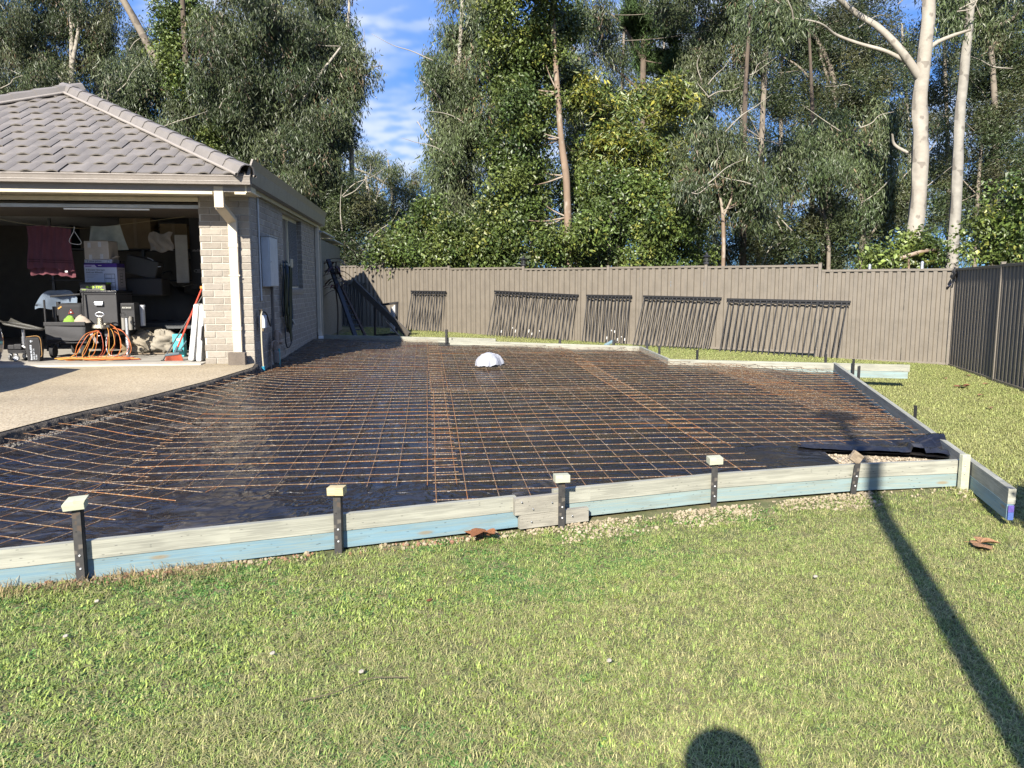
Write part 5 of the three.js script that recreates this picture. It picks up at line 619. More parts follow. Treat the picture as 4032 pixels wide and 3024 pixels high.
const TREES=[["eucalyptus_tree","tall dense eucalypt with forked pale trunk rising behind the tiled roof","e",33,"w",1.0,[[[-18.84,1.14,0.139],[-18.33,7.63,0.119],[-18.02,10.94,0.099],[-17.95,13.45,0.059]],[[-18.04,10.58,0.089],[-17.64,12.02,0.069],[-17.4,13.81,0.04]],[[-18.14,9.48,0.059],[-19.09,10.76,0.04],[-19.78,11.66,0.02]]],[[-19.86,12.46,33.22,2.2,1.6],[-18.21,13.25,33.44,1.81,1.61],[-20.93,11.09,33.53,1.81,1.61],[-19.33,11.35,33.8,1.42,1.42],[-16.86,12.16,33.43,0.9,1.51],[-17.48,11.16,33.76,0.71,1.01],[-19.98,9.46,32.15,1.55,0.97],[-18.94,9.83,32.94,1.19,0.79],[-19.48,14.47,33.8,2.44,1.42]]],
["eucalyptus_tree","leaning bare grey eucalypt trunk above the roof ridge","e",29,"g",0.8,[[[-11.86,1.53,0.192],[-12.01,6.89,0.174],[-12.71,9.32,0.148],[-13.38,10.75,0.131],[-14.04,12.01,0.113],[-14.46,13.25,0.087]]],[[-14.46,13.98,29.27,2.11,1.06],[-13.77,9.93,29.72,0.5,0.54],[-12.57,13.27,28.3,1.53,1.02]]],
["eucalyptus_tree","grey green eucalypt with pale dead fork beside the roof hip","e",26,"w",0.9,[[[-12.49,1.53,0.07],[-12.4,5.61,0.062],[-12.41,7.94,0.047]],[[-13.32,7.29,0.055],[-13.18,8.02,0.047],[-12.79,8.52,0.031]],[[-13.19,7.94,0.031],[-12.77,8.12,0.023],[-12.45,8.26,0.016]]],[[-12.06,8.29,25.94,0.86,0.78],[-12.41,7.83,25.54,0.69,0.46],[-11.56,7.53,26.08,0.78,0.94],[-12.22,7.1,26.13,0.94,0.63],[-10.91,6.32,25.12,0.75,0.75],[-12.64,7.25,25.49,0.61,0.46],[-11.59,5.98,25.6,0.92,0.77]]],
["vine_covered_tree","dark green vine covered tree leaning into the big drooping eucalypt","v",27,"d",1.2,[[[-11.03,1.85,0.146],[-10.94,6.53,0.114],[-10.94,11.0,0.081]]],[[-11.42,10.96,27.75,0.83,1.17],[-11.29,9.67,27.48,0.91,0.99],[-10.75,8.18,26.39,0.87,0.95],[-10.8,7.4,27.53,0.99,0.99],[-9.76,6.41,26.35,0.95,0.79],[-10.37,10.19,27.21,0.82,0.98]]],
["eucalyptus_tree","broad drooping eucalypt beyond the garage side wall","e",25.5,"w",1.15,[[[-7.4,1.23,0.184],[-7.43,4.51,0.153],[-7.61,7.68,0.115],[-7.72,10.47,0.077]],[[-7.44,6.25,0.077],[-6.27,7.96,0.054],[-5.43,9.09,0.031]],[[-7.49,6.82,0.061],[-8.59,8.81,0.046],[-9.26,10.2,0.031]],[[-7.41,5.09,0.046],[-6.34,5.82,0.031],[-5.73,6.25,0.015]]],[[-7.74,9.84,24.83,1.49,1.19],[-8.56,8.69,24.6,1.33,1.18],[-6.99,9.57,26.17,1.42,1.26],[-7.58,7.97,24.98,1.35,1.05],[-8.76,7.42,24.99,1.2,1.05],[-6.79,8.03,26.37,1.27,1.27],[-7.69,6.96,26.17,1.42,1.1],[-6.22,6.46,25.12,1.06,1.06],[-8.67,6.55,26.33,1.11,0.79],[-7.11,5.68,25.57,1.23,0.92],[-6.29,5.28,25.82,0.93,0.93],[-6.83,4.45,24.97,0.9,0.75],[-6.29,4.15,26.29,0.95,0.95],[-6.36,3.05,25.84,0.78,0.93],[-8.15,11.76,26.34,2.37,0.95]]],
["eucalyptus_tree","slender eucalypt with ragged hanging foliage edging the sky gap","e",27,"w",1.0,[[[-5.58,1.21,0.114],[-5.46,5.76,0.089],[-5.54,8.79,0.065],[-5.39,11.29,0.041]],[[-5.53,8.04,0.041],[-4.76,8.79,0.024],[-4.35,8.94,0.016]]],[[-6.42,10.49,27.71,1.0,0.92],[-5.65,9.57,26.64,0.72,0.88],[-6.31,9.01,26.75,0.88,0.96],[-5.09,8.77,26.4,0.44,0.48],[-5.94,7.88,26.36,0.79,0.87],[-5.39,7.49,26.22,0.39,0.55],[-6.28,6.61,26.64,0.8,0.8],[-5.94,6.56,27.19,0.41,0.57],[-6.42,5.18,26.11,0.86,0.94],[-6.52,11.55,27.32,1.07,0.82],[-5.37,8.27,26.71,0.4,0.45],[-5.75,8.99,26.66,0.72,0.8]]],
["eucalyptus_tree","distant low eucalypt with a bare dead limb below the sky gap","e",38,"w",0.6,[[[-5.79,1.98,0.114],[-5.76,5.96,0.08],[-5.95,7.58,0.046]],[[-7.69,7.22,0.046],[-6.81,6.87,0.057],[-5.82,6.35,0.069],[-5.18,6.11,0.057]],[[-6.51,2.2,0.103],[-6.52,4.86,0.103],[-6.55,6.61,0.046]]],[[-6.9,7.57,38.57,0.88,0.58],[-5.8,6.87,37.97,0.87,0.64],[-5.0,6.24,37.67,0.72,0.68],[-7.26,6.28,37.97,1.03,1.03],[-6.23,5.45,38.37,1.27,0.81],[-4.73,5.12,37.2,0.89,0.89],[-5.64,4.49,38.86,1.4,1.17]]],
["understorey_tree","dark leafy understorey tree behind the shed","d",26.5,"w",1.1,[[[-4.91,1.85,0.08],[-4.77,4.17,0.064],[-4.91,5.23,0.04]]],[[-5.07,4.38,25.64,0.77,0.77],[-4.71,3.74,26.95,0.81,0.97],[-5.55,3.28,27.12,0.81,0.98],[-4.19,2.74,25.63,0.92,0.62],[-3.62,2.96,27.02,0.81,0.65]]],
["paperbark_tree","pale paperbark sapling trunk in shrubs behind the fence","v",23.5,"p",0.9,[[[-2.81,1.81,0.078],[-2.82,2.92,0.071],[-2.88,3.67,0.056]]],[[-2.97,3.17,23.26,0.56,0.7],[-2.52,3.47,23.64,0.64,0.71],[-3.3,2.53,22.62,0.82,0.48],[-2.37,2.47,22.68,0.68,0.48]]],
["eucalyptus_tree","tall grey green eucalypt with clumped crown right of the sky gap","e",25,"w",1.05,[[[-1.73,1.53,0.113],[-1.77,4.74,0.098],[-1.68,7.56,0.075],[-1.51,10.57,0.045]],[[-1.71,6.72,0.045],[-2.54,7.7,0.03],[-2.9,7.97,0.015]],[[-1.72,5.73,0.038],[-2.56,6.16,0.023],[-2.99,6.72,0.015]],[[-1.7,7.83,0.045],[-1.09,9.21,0.03],[-0.8,10.3,0.023]]],[[-1.06,9.83,24.43,0.73,0.73],[-1.79,9.39,25.82,0.62,0.59],[-2.2,8.1,24.45,0.47,0.53],[-1.41,8.79,25.46,0.84,0.84],[-1.8,7.74,25.77,0.74,0.7],[-2.25,7.96,25.8,0.4,0.47],[-1.09,7.35,24.72,0.74,0.89],[-1.38,6.53,24.74,0.74,0.74],[-2.12,6.66,25.04,0.39,0.48],[-1.28,5.82,25.5,0.84,0.92],[-1.93,5.34,24.29,0.8,0.88],[-2.54,6.17,25.45,0.24,0.31],[-1.44,4.66,25.54,0.84,0.92],[-2.2,4.38,25.65,0.77,0.85],[-1.51,3.38,24.17,0.87,0.87],[-1.11,11.13,25.8,1.4,0.78],[-0.64,8.99,24.26,0.73,1.02]]],
["vine_covered_tree","bright vine covered tree with exposed orange brown trunk","v",22,"o",1.25,[[[1.63,1.54,0.112],[1.56,3.47,0.106],[1.5,4.61,0.099],[1.36,5.6,0.086],[1.26,6.84,0.079],[1.12,8.53,0.066],[1.05,9.96,0.046]]],[[0.55,8.91,21.71,0.98,0.78],[1.45,9.04,23.2,0.56,0.84],[-0.08,8.23,22.2,0.8,0.8],[0.82,8.02,22.3,0.74,0.8],[-0.01,7.4,22.75,0.82,0.82],[0.63,7.0,22.4,0.61,0.67],[1.61,7.04,23.4,0.42,0.7],[0.05,6.16,21.71,0.78,0.65],[0.58,5.97,22.6,0.52,0.61],[-0.08,5.49,22.76,0.75,0.68],[0.52,5.01,22.6,0.52,0.61],[-0.01,4.36,22.08,0.8,0.6],[0.58,4.22,22.5,0.47,0.61],[-0.01,3.44,21.66,0.85,0.72],[0.58,3.37,22.3,0.56,0.67],[0.95,2.49,21.67,0.65,0.46],[0.05,2.54,21.42,0.77,0.51],[0.65,9.67,21.24,1.15,0.64],[1.98,5.5,23.6,0.43,0.85],[1.92,4.14,23.5,0.42,0.71]]],
["lilly_tree","broad leaved tree with yellow green shoots beside the bare trunk","y",23.5,"b",1.15,[[[3.42,1.54,0.085],[3.3,4.28,0.064],[3.33,6.15,0.042]]],[[2.3,7.04,22.87,0.41,0.48],[2.96,6.88,23.84,0.72,0.64],[4.01,7.07,24.39,0.73,0.66],[4.42,6.86,22.89,0.48,0.55],[3.22,5.99,22.69,0.75,0.61],[4.59,6.25,24.38,0.66,0.66],[2.52,6.03,23.56,0.57,0.57],[2.65,5.19,23.33,0.63,0.63],[3.69,5.27,23.03,0.69,0.62],[4.76,5.24,23.67,0.64,0.71]]],
["vine_thicket","tangled creeper thicket below the yellow shooted tree","v",21.8,"b",1.25,[[[2.71,1.79,0.059],[2.73,3.32,0.046],[2.81,3.95,0.026]]],[[2.29,4.02,22.39,0.67,0.67],[3.12,3.94,21.72,0.78,0.65],[4.13,3.94,21.66,0.78,0.65],[2.04,3.02,21.0,0.63,0.63],[3.12,2.99,22.55,0.81,0.68],[3.89,3.01,20.96,0.76,0.63],[4.81,3.32,21.79,0.59,0.79],[2.45,2.39,22.41,0.81,0.47],[3.56,2.35,21.14,0.89,0.44],[4.93,2.45,22.22,0.8,0.47],[1.66,2.6,22.61,0.61,0.54]]],
["pine_tree","fine needled pine between the eucalypts","p",30,"b",1.0,[[[5.17,1.53,0.144],[4.93,7.08,0.117],[4.89,10.41,0.099],[4.92,13.02,0.072]],[[4.87,9.92,0.072],[4.01,11.23,0.045],[3.15,11.89,0.027]],[[4.89,8.76,0.054],[3.87,9.59,0.036],[3.0,10.25,0.018]]],[[5.45,10.48,30.23,0.73,0.64],[5.17,9.73,30.52,0.64,0.55],[5.68,10.85,29.29,0.7,0.53],[4.69,11.03,29.88,0.54,0.54],[6.15,9.74,29.37,0.71,0.62],[7.0,8.22,30.62,0.55,0.74],[4.46,11.6,29.63,0.89,0.53]]],
["eucalyptus_tree","sparse high eucalypt crown over the pine","e",27,"g",0.85,[[[8.6,1.53,0.105],[8.47,6.53,0.097],[8.52,11.0,0.073]],[[8.47,8.64,0.041],[7.01,10.12,0.032],[5.76,10.71,0.016]]],[[2.52,10.53,26.92,0.73,0.73],[3.26,9.95,27.9,0.59,0.67],[5.9,10.92,27.63,1.0,0.66],[6.91,10.54,27.86,0.92,0.75],[7.59,10.53,26.92,0.97,0.81],[6.88,9.23,26.98,0.81,0.73],[6.22,9.05,27.41,0.58,0.74],[7.96,9.37,26.96,0.73,0.73],[6.37,7.95,26.62,0.72,0.8],[7.5,8.15,26.83,0.73,0.73],[6.5,11.34,26.36,2.38,0.63]]],
["eucalyptus_tree","dark shaded eucalypt with slanting pale limbs","d",28,"g",1.0,[[[11.59,1.53,0.135],[11.19,5.92,0.118],[11.21,8.74,0.093],[10.14,10.74,0.059]],[[11.19,7.65,0.059],[10.06,9.05,0.042],[9.4,9.52,0.025]],[[11.19,8.28,0.059],[10.68,9.67,0.042],[10.48,10.44,0.025]]],[[9.43,10.67,27.78,1.17,0.83],[10.95,11.19,28.88,1.04,0.87],[10.17,9.75,28.83,1.04,0.95],[11.09,9.74,28.23,1.02,1.02],[9.45,8.28,28.0,0.84,0.84],[10.32,8.05,27.71,1.0,0.92],[11.39,8.4,27.26,0.9,0.98],[11.91,10.16,27.59,0.99,0.99],[13.18,9.51,28.51,0.94,1.03],[12.21,7.64,28.66,1.03,0.86],[12.92,7.91,27.75,0.83,0.92],[10.85,6.97,28.51,0.86,0.69],[12.58,11.37,28.49,1.2,0.86],[8.88,9.15,28.35,0.6,0.77]]],
["eucalyptus_tree","grey green sapling with forked pale trunk behind the fence","e",20.8,"o",0.85,[[[5.63,1.78,0.05],[5.61,3.0,0.05],[5.53,3.72,0.038],[5.39,4.26,0.025]],[[5.59,3.36,0.031],[5.79,3.96,0.025],[5.67,4.68,0.019]],[[5.59,3.54,0.019],[6.04,3.72,0.013],[6.41,3.84,0.009]]],[[5.58,5.44,21.1,0.7,0.51],[5.14,4.99,21.27,0.64,0.51],[5.81,4.76,20.55,0.62,0.49],[5.51,4.37,21.17,0.76,0.45],[4.72,4.03,20.41,0.49,0.43],[6.26,4.2,20.77,0.56,0.5],[5.81,3.9,21.29,0.64,0.36],[6.52,3.76,21.14,0.44,0.32]]],
["understorey_tree","bushy mid height tree with long drooping leaves before the white gum","e",23,"g",1.0,[[[10.33,1.67,0.104],[10.28,3.15,0.097],[10.11,4.48,0.076],[9.86,5.27,0.048]],[[9.37,1.67,0.062],[9.23,3.15,0.055],[8.82,4.48,0.041],[8.26,5.01,0.021]],[[9.21,3.42,0.035],[8.57,4.22,0.028],[7.88,4.55,0.021]],[[10.47,2.89,0.035],[10.84,3.56,0.028],[11.1,4.74,0.021]]],[[7.84,5.34,22.63,0.82,0.41],[9.07,5.8,23.8,0.86,0.5],[9.81,5.84,23.27,0.98,0.63],[10.71,5.68,23.15,0.7,0.63],[8.99,4.75,22.12,0.8,0.53],[10.33,4.76,23.08,0.83,0.69],[7.85,4.55,22.55,0.68,0.47],[11.13,4.52,23.31,0.63,0.7],[10.04,3.95,22.93,0.69,0.48],[11.29,6.29,23.57,0.5,0.57]]],
["white_gum_tree","large smooth white gum with two pale limbs reaching over the fence","e",19.6,"w",0.8,[[[10.07,1.54,0.224],[10.06,2.46,0.2],[10.1,3.82,0.183],[10.09,5.16,0.183],[10.02,5.88,0.177],[10.01,6.8,0.165],[10.05,7.77,0.159],[10.04,8.83,0.147],[10.04,10.08,0.118]],[[9.93,6.64,0.106],[9.51,7.13,0.094],[8.96,7.77,0.082],[8.43,8.2,0.071],[7.74,8.57,0.059],[6.83,9.04,0.041]],[[9.75,6.91,0.053],[9.16,7.21,0.047],[8.47,7.47,0.041],[7.9,7.64,0.035],[7.33,7.79,0.024],[6.66,7.88,0.012]],[[10.02,7.15,0.065],[10.28,7.4,0.053],[10.71,7.61,0.047],[11.04,7.68,0.029]],[[9.77,4.83,0.041],[9.47,5.05,0.035],[9.34,5.27,0.024]]],[[7.36,9.46,19.87,1.67,0.48],[10.15,10.21,20.14,1.94,0.61],[6.57,7.79,19.33,0.46,0.35],[6.17,8.28,19.86,0.6,0.42]]],
["white_gum_tree","second straight white gum trunk behind the fence corner","e",20.6,"s",0.8,[[[11.63,1.54,0.149],[11.61,2.51,0.142],[11.6,4.17,0.13],[11.58,5.92,0.124],[11.62,7.41,0.118],[11.63,8.31,0.105],[11.59,9.86,0.087]]],[[12.06,8.57,21.03,0.63,0.57],[12.19,9.65,21.19,1.53,0.64],[10.95,8.44,20.33,0.43,0.49]]],
["eucalyptus_tree","dense shaded eucalypt filling the corner behind the right fence","d",25,"g",1.0,[[[15.56,1.53,0.135],[15.2,6.16,0.105],[14.84,8.94,0.075]],[[14.88,1.68,0.068],[14.74,4.45,0.06],[14.83,6.16,0.038]],[[14.79,9.48,0.045],[15.35,9.69,0.06],[15.78,10.03,0.068],[16.42,10.57,0.068]]],[[14.99,9.96,25.62,0.77,0.77],[15.93,9.56,25.67,0.85,0.93],[15.21,8.62,25.34,0.84,0.91],[16.32,8.19,25.86,0.78,0.93],[15.15,7.61,25.82,0.78,0.85],[15.6,6.87,25.03,0.9,0.83],[14.94,6.17,25.05,0.75,0.83],[15.45,5.49,24.4,0.81,0.88],[15.22,4.96,25.61,0.77,0.85],[16.28,4.39,25.79,0.93,0.93],[14.93,3.58,24.96,0.75,0.75],[16.39,3.32,25.34,0.76,0.76],[16.73,8.36,25.4,0.92,1.83],[17.2,4.79,25.41,0.92,1.83],[13.04,7.42,24.41,0.37,0.88],[13.9,5.82,25.5,0.34,1.07],[13.67,4.18,25.15,0.38,0.91],[15.46,10.68,25.3,1.82,0.76]]],
["understorey_shrub","bright leafy shrub at the foot of the white gum","v",18.6,"o",0.9,[[[9.46,1.76,0.028],[9.45,2.2,0.022]],[[9.21,2.2,0.05],[9.69,2.36,0.045],[10.19,2.44,0.034]]],[[8.97,2.25,18.46,0.44,0.24],[9.81,2.37,18.82,0.45,0.32],[8.89,2.16,19.09,0.46,0.21],[10.22,2.21,18.85,0.32,0.25]]],
["understorey_shrub","dark shrub in deep shade behind the long fence panel","d",24,"d",1.1,[[[8.21,1.68,0.058],[8.2,3.22,0.05]],[[7.13,1.68,0.094],[7.06,4.06,0.087],[7.04,5.97,0.079],[7.08,7.98,0.065],[7.11,10.72,0.036]],[[9.24,1.68,0.087],[9.16,4.2,0.079],[9.11,6.65,0.058],[8.85,9.17,0.036]]],[[7.7,3.25,24.4,0.81,0.73],[8.12,3.3,23.15,0.83,0.7],[9.16,3.45,23.39,0.84,0.77],[7.86,2.38,23.89,0.86,0.5],[9.13,2.39,24.27,1.02,0.51],[10.07,2.78,23.49,0.99,0.71],[11.42,3.25,24.33,0.73,0.88],[6.52,2.68,24.24,0.87,0.66],[11.25,3.7,23.18,0.56,0.84]]],
["understorey_shrub","leafy shrub with rounded leaves behind the right fence","v",17.5,"b",0.8,[[[10.98,1.75,0.032],[10.98,2.36,0.026]]],[[10.71,2.16,17.45,0.47,0.23],[11.03,2.29,17.01,0.51,0.36],[10.83,3.49,16.7,0.2,0.4],[10.59,2.73,16.84,0.35,0.35]]],
["vine_thicket","low creeper bank along the fence below the tall eucalypt","v",22.6,"b",1.15,[[[-1.43,1.8,0.041],[-1.37,3.39,0.027]]],[[-1.92,2.85,22.27,0.67,0.67],[-1.12,2.7,22.03,0.66,0.66],[-0.6,3.09,22.05,0.53,0.8],[-2.27,2.31,21.76,0.78,0.33],[-1.28,2.27,22.54,0.81,0.34],[-0.48,2.33,22.38,0.67,0.4]]],
["understorey_shrub","shaded shrub bank behind the fence and shed","d",25.5,"d",1.0,[[[-5.56,1.84,0.046],[-5.44,3.33,0.031]]],[[-5.58,2.44,25.7,0.77,0.46],[-4.81,2.44,25.66,0.62,0.46],[-5.56,3.3,25.03,0.6,0.75],[-3.99,2.38,26.23,0.79,0.39]]],
["distant_tree","distant dark eucalypt in the forest belt behind the fence","e",37,"w",0.75,[[[-26.16,1.53,0.133],[-25.82,7.32,0.1],[-25.15,12.28,0.056]]],[[-26.75,2.84,37.21,1.07,0.88],[-25.86,4.41,36.35,1.27,0.89],[-25.82,5.84,37.23,0.9,0.97],[-26.04,7.47,37.7,1.38,1.07],[-25.01,8.9,36.78,1.18,0.9],[-25.19,10.3,36.88,1.14,1.09],[-24.76,12.11,36.51,1.02,1.06]]],
["distant_tree","distant dark eucalypt in the forest belt behind the fence","d",41,"g",0.75,[[[-26.67,1.53,0.148],[-25.93,7.95,0.111],[-25.43,13.44,0.062]]],[[-26.51,2.96,40.54,1.49,0.99],[-25.6,5.17,40.58,1.28,0.95],[-25.79,7.34,40.38,1.16,0.97],[-26.57,9.8,41.88,1.13,1.06],[-25.5,11.05,40.63,1.19,0.96],[-25.45,13.19,41.19,0.95,1.06]]],
["distant_tree","distant dark eucalypt in the forest belt behind the fence","d",45,"w",0.75,[[[-26.72,1.52,0.162],[-26.16,8.57,0.122],[-25.53,14.6,0.068]]],[[-26.78,3.12,45.24,1.45,1.2],[-26.92,5.38,44.97,1.52,1.07],[-26.93,7.54,45.74,1.24,1.18],[-26.19,9.39,44.79,1.5,1.18],[-26.22,10.98,44.81,1.32,1.31],[-26.14,13.48,45.63,1.05,1.28]]],
["distant_tree","distant dark eucalypt in the forest belt behind the fence","e",38,"g",0.75,[[[-20.41,1.53,0.137],[-20.21,7.48,0.103],[-19.36,12.57,0.057]]],[[-20.39,2.85,37.49,1.02,1.07],[-19.99,4.31,38.26,1.26,0.95],[-20.23,5.95,38.81,1.4,0.87],[-20.15,7.61,38.38,1.15,0.92],[-19.47,8.86,37.34,1.29,0.81],[-19.26,10.38,37.63,1.29,1.02],[-19.86,12.0,38.75,1.43,1.16]]],
["distant_tree","distant dark eucalypt in the forest belt behind the fence","d",42,"w",0.75,[[[-20.18,1.52,0.151],[-19.9,8.1,0.114],[-19.39,13.73,0.063]]],[[-20.32,2.99,41.56,1.32,1.03],[-20.05,4.69,42.45,1.0,0.93],[-20.43,6.47,42.03,0.99,1.1],[-18.99,8.43,41.34,1.02,1.03],[-19.31,10.15,41.52,1.24,1.22],[-19.98,11.94,41.77,1.37,0.94],[-19.62,14.04,42.43,1.53,1.1]]],
["distant_tree","distant dark eucalypt in the forest belt behind the fence","d",46,"g",0.75,[[[-19.5,1.52,0.166],[-19.2,8.72,0.124],[-18.66,14.89,0.069]]],[[-19.73,3.14,45.73,1.51,1.23],[-19.01,4.87,45.79,1.11,1.01],[-19.28,6.98,45.35,1.61,1.15],[-18.95,9.06,46.6,1.08,1.28],[-19.59,10.67,46.27,1.69,1.26],[-19.66,12.53,46.55,1.72,1.26],[-19.22,14.64,45.88,1.46,1.11]]],
["distant_tree","distant dark eucalypt in the forest belt behind the fence","e",39,"w",0.75,[[[-14.32,1.53,0.141],[-14.2,7.63,0.105],[-13.99,12.86,0.059]]],[[-13.68,2.89,38.52,1.17,1.02],[-13.89,4.74,38.97,1.11,0.85],[-14.14,6.06,38.16,0.89,1.11],[-14.0,8.02,39.76,0.91,1.0],[-13.72,9.85,38.76,1.12,0.98],[-14.55,11.52,39.79,1.0,0.97],[-13.48,13.03,39.34,0.98,0.92]]],
["distant_tree","distant dark eucalypt in the forest belt behind the fence","d",43,"g",0.75,[[[-13.36,1.52,0.155],[-13.34,8.26,0.116],[-13.3,14.02,0.065]]],[[-13.23,3.06,43.5,1.29,1.29],[-12.97,4.68,42.84,1.16,1.16],[-13.32,6.73,42.18,1.09,0.9],[-13.64,8.55,43.09,1.23,1.28],[-13.52,10.52,43.88,1.3,1.03],[-12.67,12.41,43.03,1.08,1.0],[-12.23,14.32,42.73,1.37,1.06]]],
["distant_tree","distant dark eucalypt in the forest belt behind the fence","d",47,"w",0.75,[[[-11.94,1.52,0.169],[-11.47,8.88,0.127],[-11.39,15.18,0.071]]],[[-12.62,3.21,47.64,1.14,1.39],[-11.09,5.28,46.49,1.1,1.08],[-11.68,6.95,46.13,1.09,1.08],[-11.98,9.09,47.07,1.11,1.01],[-12.05,11.56,46.98,1.42,1.16],[-12.14,13.68,47.13,1.29,1.04]]],
["distant_tree","distant dark eucalypt in the forest belt behind the fence","e",40,"g",0.75,[[[-3.12,1.53,0.144],[-3.2,7.79,0.108],[-3.21,12.49,0.06]]],[[-3.24,2.93,39.77,1.27,1.1],[-3.26,5.02,39.28,1.15,1.12],[-3.51,6.66,39.86,1.09,0.87],[-2.66,8.61,39.67,1.08,0.88],[-3.37,10.23,40.45,0.97,1.01],[-3.32,11.96,40.1,0.95,1.1]]],
["distant_tree","distant dark eucalypt in the forest belt behind the fence","d",44,"w",0.75,[[[-1.08,1.52,0.159],[-1.25,8.41,0.119],[-1.18,13.59,0.066]]],[[-0.56,3.1,44.65,1.44,1.24],[-1.16,5.22,44.81,1.55,1.21],[-0.77,7.55,44.2,1.46,1.04],[-1.19,9.65,43.52,1.08,0.94],[-1.34,11.38,43.87,1.43,1.04],[-0.7,12.91,43.75,1.35,0.93]]],
["distant_tree","distant dark eucalypt in the forest belt behind the fence","d",37,"g",0.75,[[[1.08,1.53,0.133],[0.86,7.32,0.1],[1.1,13.49,0.056]]],[[0.89,2.83,36.97,0.85,0.97],[1.34,4.82,37.69,0.91,0.97],[1.28,6.18,36.81,1.08,1.09],[0.64,7.97,36.49,1.0,1.07],[0.97,9.58,36.6,1.07,1.02],[1.06,11.43,36.46,1.34,0.96],[1.38,12.94,37.11,1.07,0.8]]],
["distant_tree","distant dark eucalypt in the forest belt behind the fence","e",41,"w",0.75,[[[3.4,1.53,0.148],[3.37,7.95,0.111],[2.96,14.79,0.062]]],[[3.19,2.97,40.8,1.37,0.95],[3.04,4.71,40.67,1.51,1.16],[3.41,6.75,40.15,1.15,0.9],[3.28,8.88,40.66,0.95,0.92],[3.54,10.4,40.79,1.46,0.93],[3.07,12.45,40.96,1.34,1.18],[3.65,14.44,41.37,1.17,0.87]]],
["distant_tree","distant dark eucalypt in the forest belt behind the fence","d",45,"g",0.75,[[[6.14,1.52,0.162],[6.12,8.57,0.122],[6.24,16.08,0.068]]],[[6.04,3.13,45.43,1.68,1.29],[6.36,5.55,45.2,1.47,1.17],[5.79,7.75,44.48,1.4,1.21],[5.72,9.85,45.03,1.08,0.98],[6.17,11.87,45.71,1.54,1.26],[6.43,13.38,44.53,1.19,1.22],[6.36,15.36,45.85,1.49,1.36]]],
["distant_tree","distant dark eucalypt in the forest belt behind the fence","d",38,"w",0.75,[[[7.23,1.53,0.137],[7.25,7.48,0.103],[7.13,13.82,0.057]]],[[7.22,2.87,37.85,1.08,0.8],[6.77,4.52,37.87,1.22,1.1],[7.24,6.55,38.05,1.08,0.84],[7.26,8.5,38.73,1.28,0.95],[6.64,10.24,37.64,1.03,0.88],[7.33,11.95,37.61,0.95,1.01],[6.67,13.94,38.19,0.91,1.0]]],
["distant_tree","distant dark eucalypt in the forest belt behind the fence","e",42,"g",0.5,[[[10.24,1.52,0.151],[9.87,8.1,0.114],[9.94,15.11,0.063]]],[[10.6,2.98,41.29,1.05,0.88],[10.34,4.66,42.46,1.34,0.96],[10.32,6.33,42.43,1.36,1.16],[9.62,8.44,42.57,1.27,1.22],[9.87,10.68,42.55,1.49,1.14],[9.66,12.82,42.38,1.39,1.21],[9.53,14.75,42.76,1.1,0.96]]],
["distant_tree","distant dark eucalypt in the forest belt behind the fence","d",46,"w",0.5,[[[13.69,1.52,0.166],[13.3,8.72,0.124],[13.12,16.4,0.069]]],[[14.36,3.16,46.35,1.48,1.38],[13.17,4.94,46.52,1.11,1.07],[13.47,6.89,46.14,1.51,1.28],[13.19,8.53,45.63,1.4,1.11],[13.4,10.24,45.71,1.29,1.24],[14.09,12.46,46.63,1.7,1.01],[13.5,14.54,46.03,1.25,1.02],[12.7,16.23,45.19,1.51,1.32]]],
["distant_tree","distant dark eucalypt in the forest belt behind the fence","d",39,"g",0.5,[[[13.7,1.53,0.141],[13.22,7.63,0.105],[13.04,14.14,0.059]]],[[13.72,2.92,39.5,1.04,1.07],[13.27,4.36,38.88,0.94,0.99],[13.58,6.52,39.17,1.11,1.15],[13.49,8.06,39.72,1.37,0.84],[13.26,9.92,39.26,0.91,0.91],[13.2,11.6,39.24,1.19,0.84],[13.42,12.78,38.16,1.12,0.97],[12.6,14.12,38.14,1.4,1.04]]],
["distant_tree","distant dark eucalypt in the forest belt behind the fence","e",43,"w",0.5,[[[17.41,1.52,0.155],[16.82,8.26,0.116],[17.02,15.43,0.065]]],[[18.02,3.07,43.83,1.26,1.27],[17.82,5.29,43.18,1.22,1.3],[17.33,7.34,42.35,1.06,1.19],[17.41,9.2,42.53,1.58,0.98],[16.93,11.29,43.76,1.3,1.03],[16.65,13.34,43.79,1.11,1.1],[16.27,14.39,42.16,1.51,1.22]]],
["distant_tree","distant dark eucalypt in the forest belt behind the fence","d",47,"g",0.5,[[[21.55,1.52,0.169],[21.08,8.88,0.127],[20.67,16.72,0.071]]],[[21.1,3.19,47.2,1.37,1.11],[21.38,5.61,47.53,1.62,1.06],[21.48,7.6,46.2,1.52,1.01],[21.29,9.46,47.0,1.33,1.14],[20.71,11.34,46.17,1.7,1.07],[20.44,13.58,46.79,1.44,1.29],[20.6,15.27,46.72,1.54,0.99]]],
["distant_tree","distant dark eucalypt in the forest belt behind the fence","d",40,"w",0.5,[[[20.49,1.53,0.144],[20.06,7.79,0.108],[19.25,14.46,0.06]]],[[19.46,2.91,39.26,1.07,0.99],[20.62,4.87,39.72,1.12,1.03],[20.32,6.77,39.36,1.44,1.18],[20.06,8.64,40.84,1.48,0.89],[19.98,10.13,39.57,1.21,0.97],[19.36,12.17,39.6,1.22,1.13],[19.77,13.9,40.51,1.21,1.06]]],
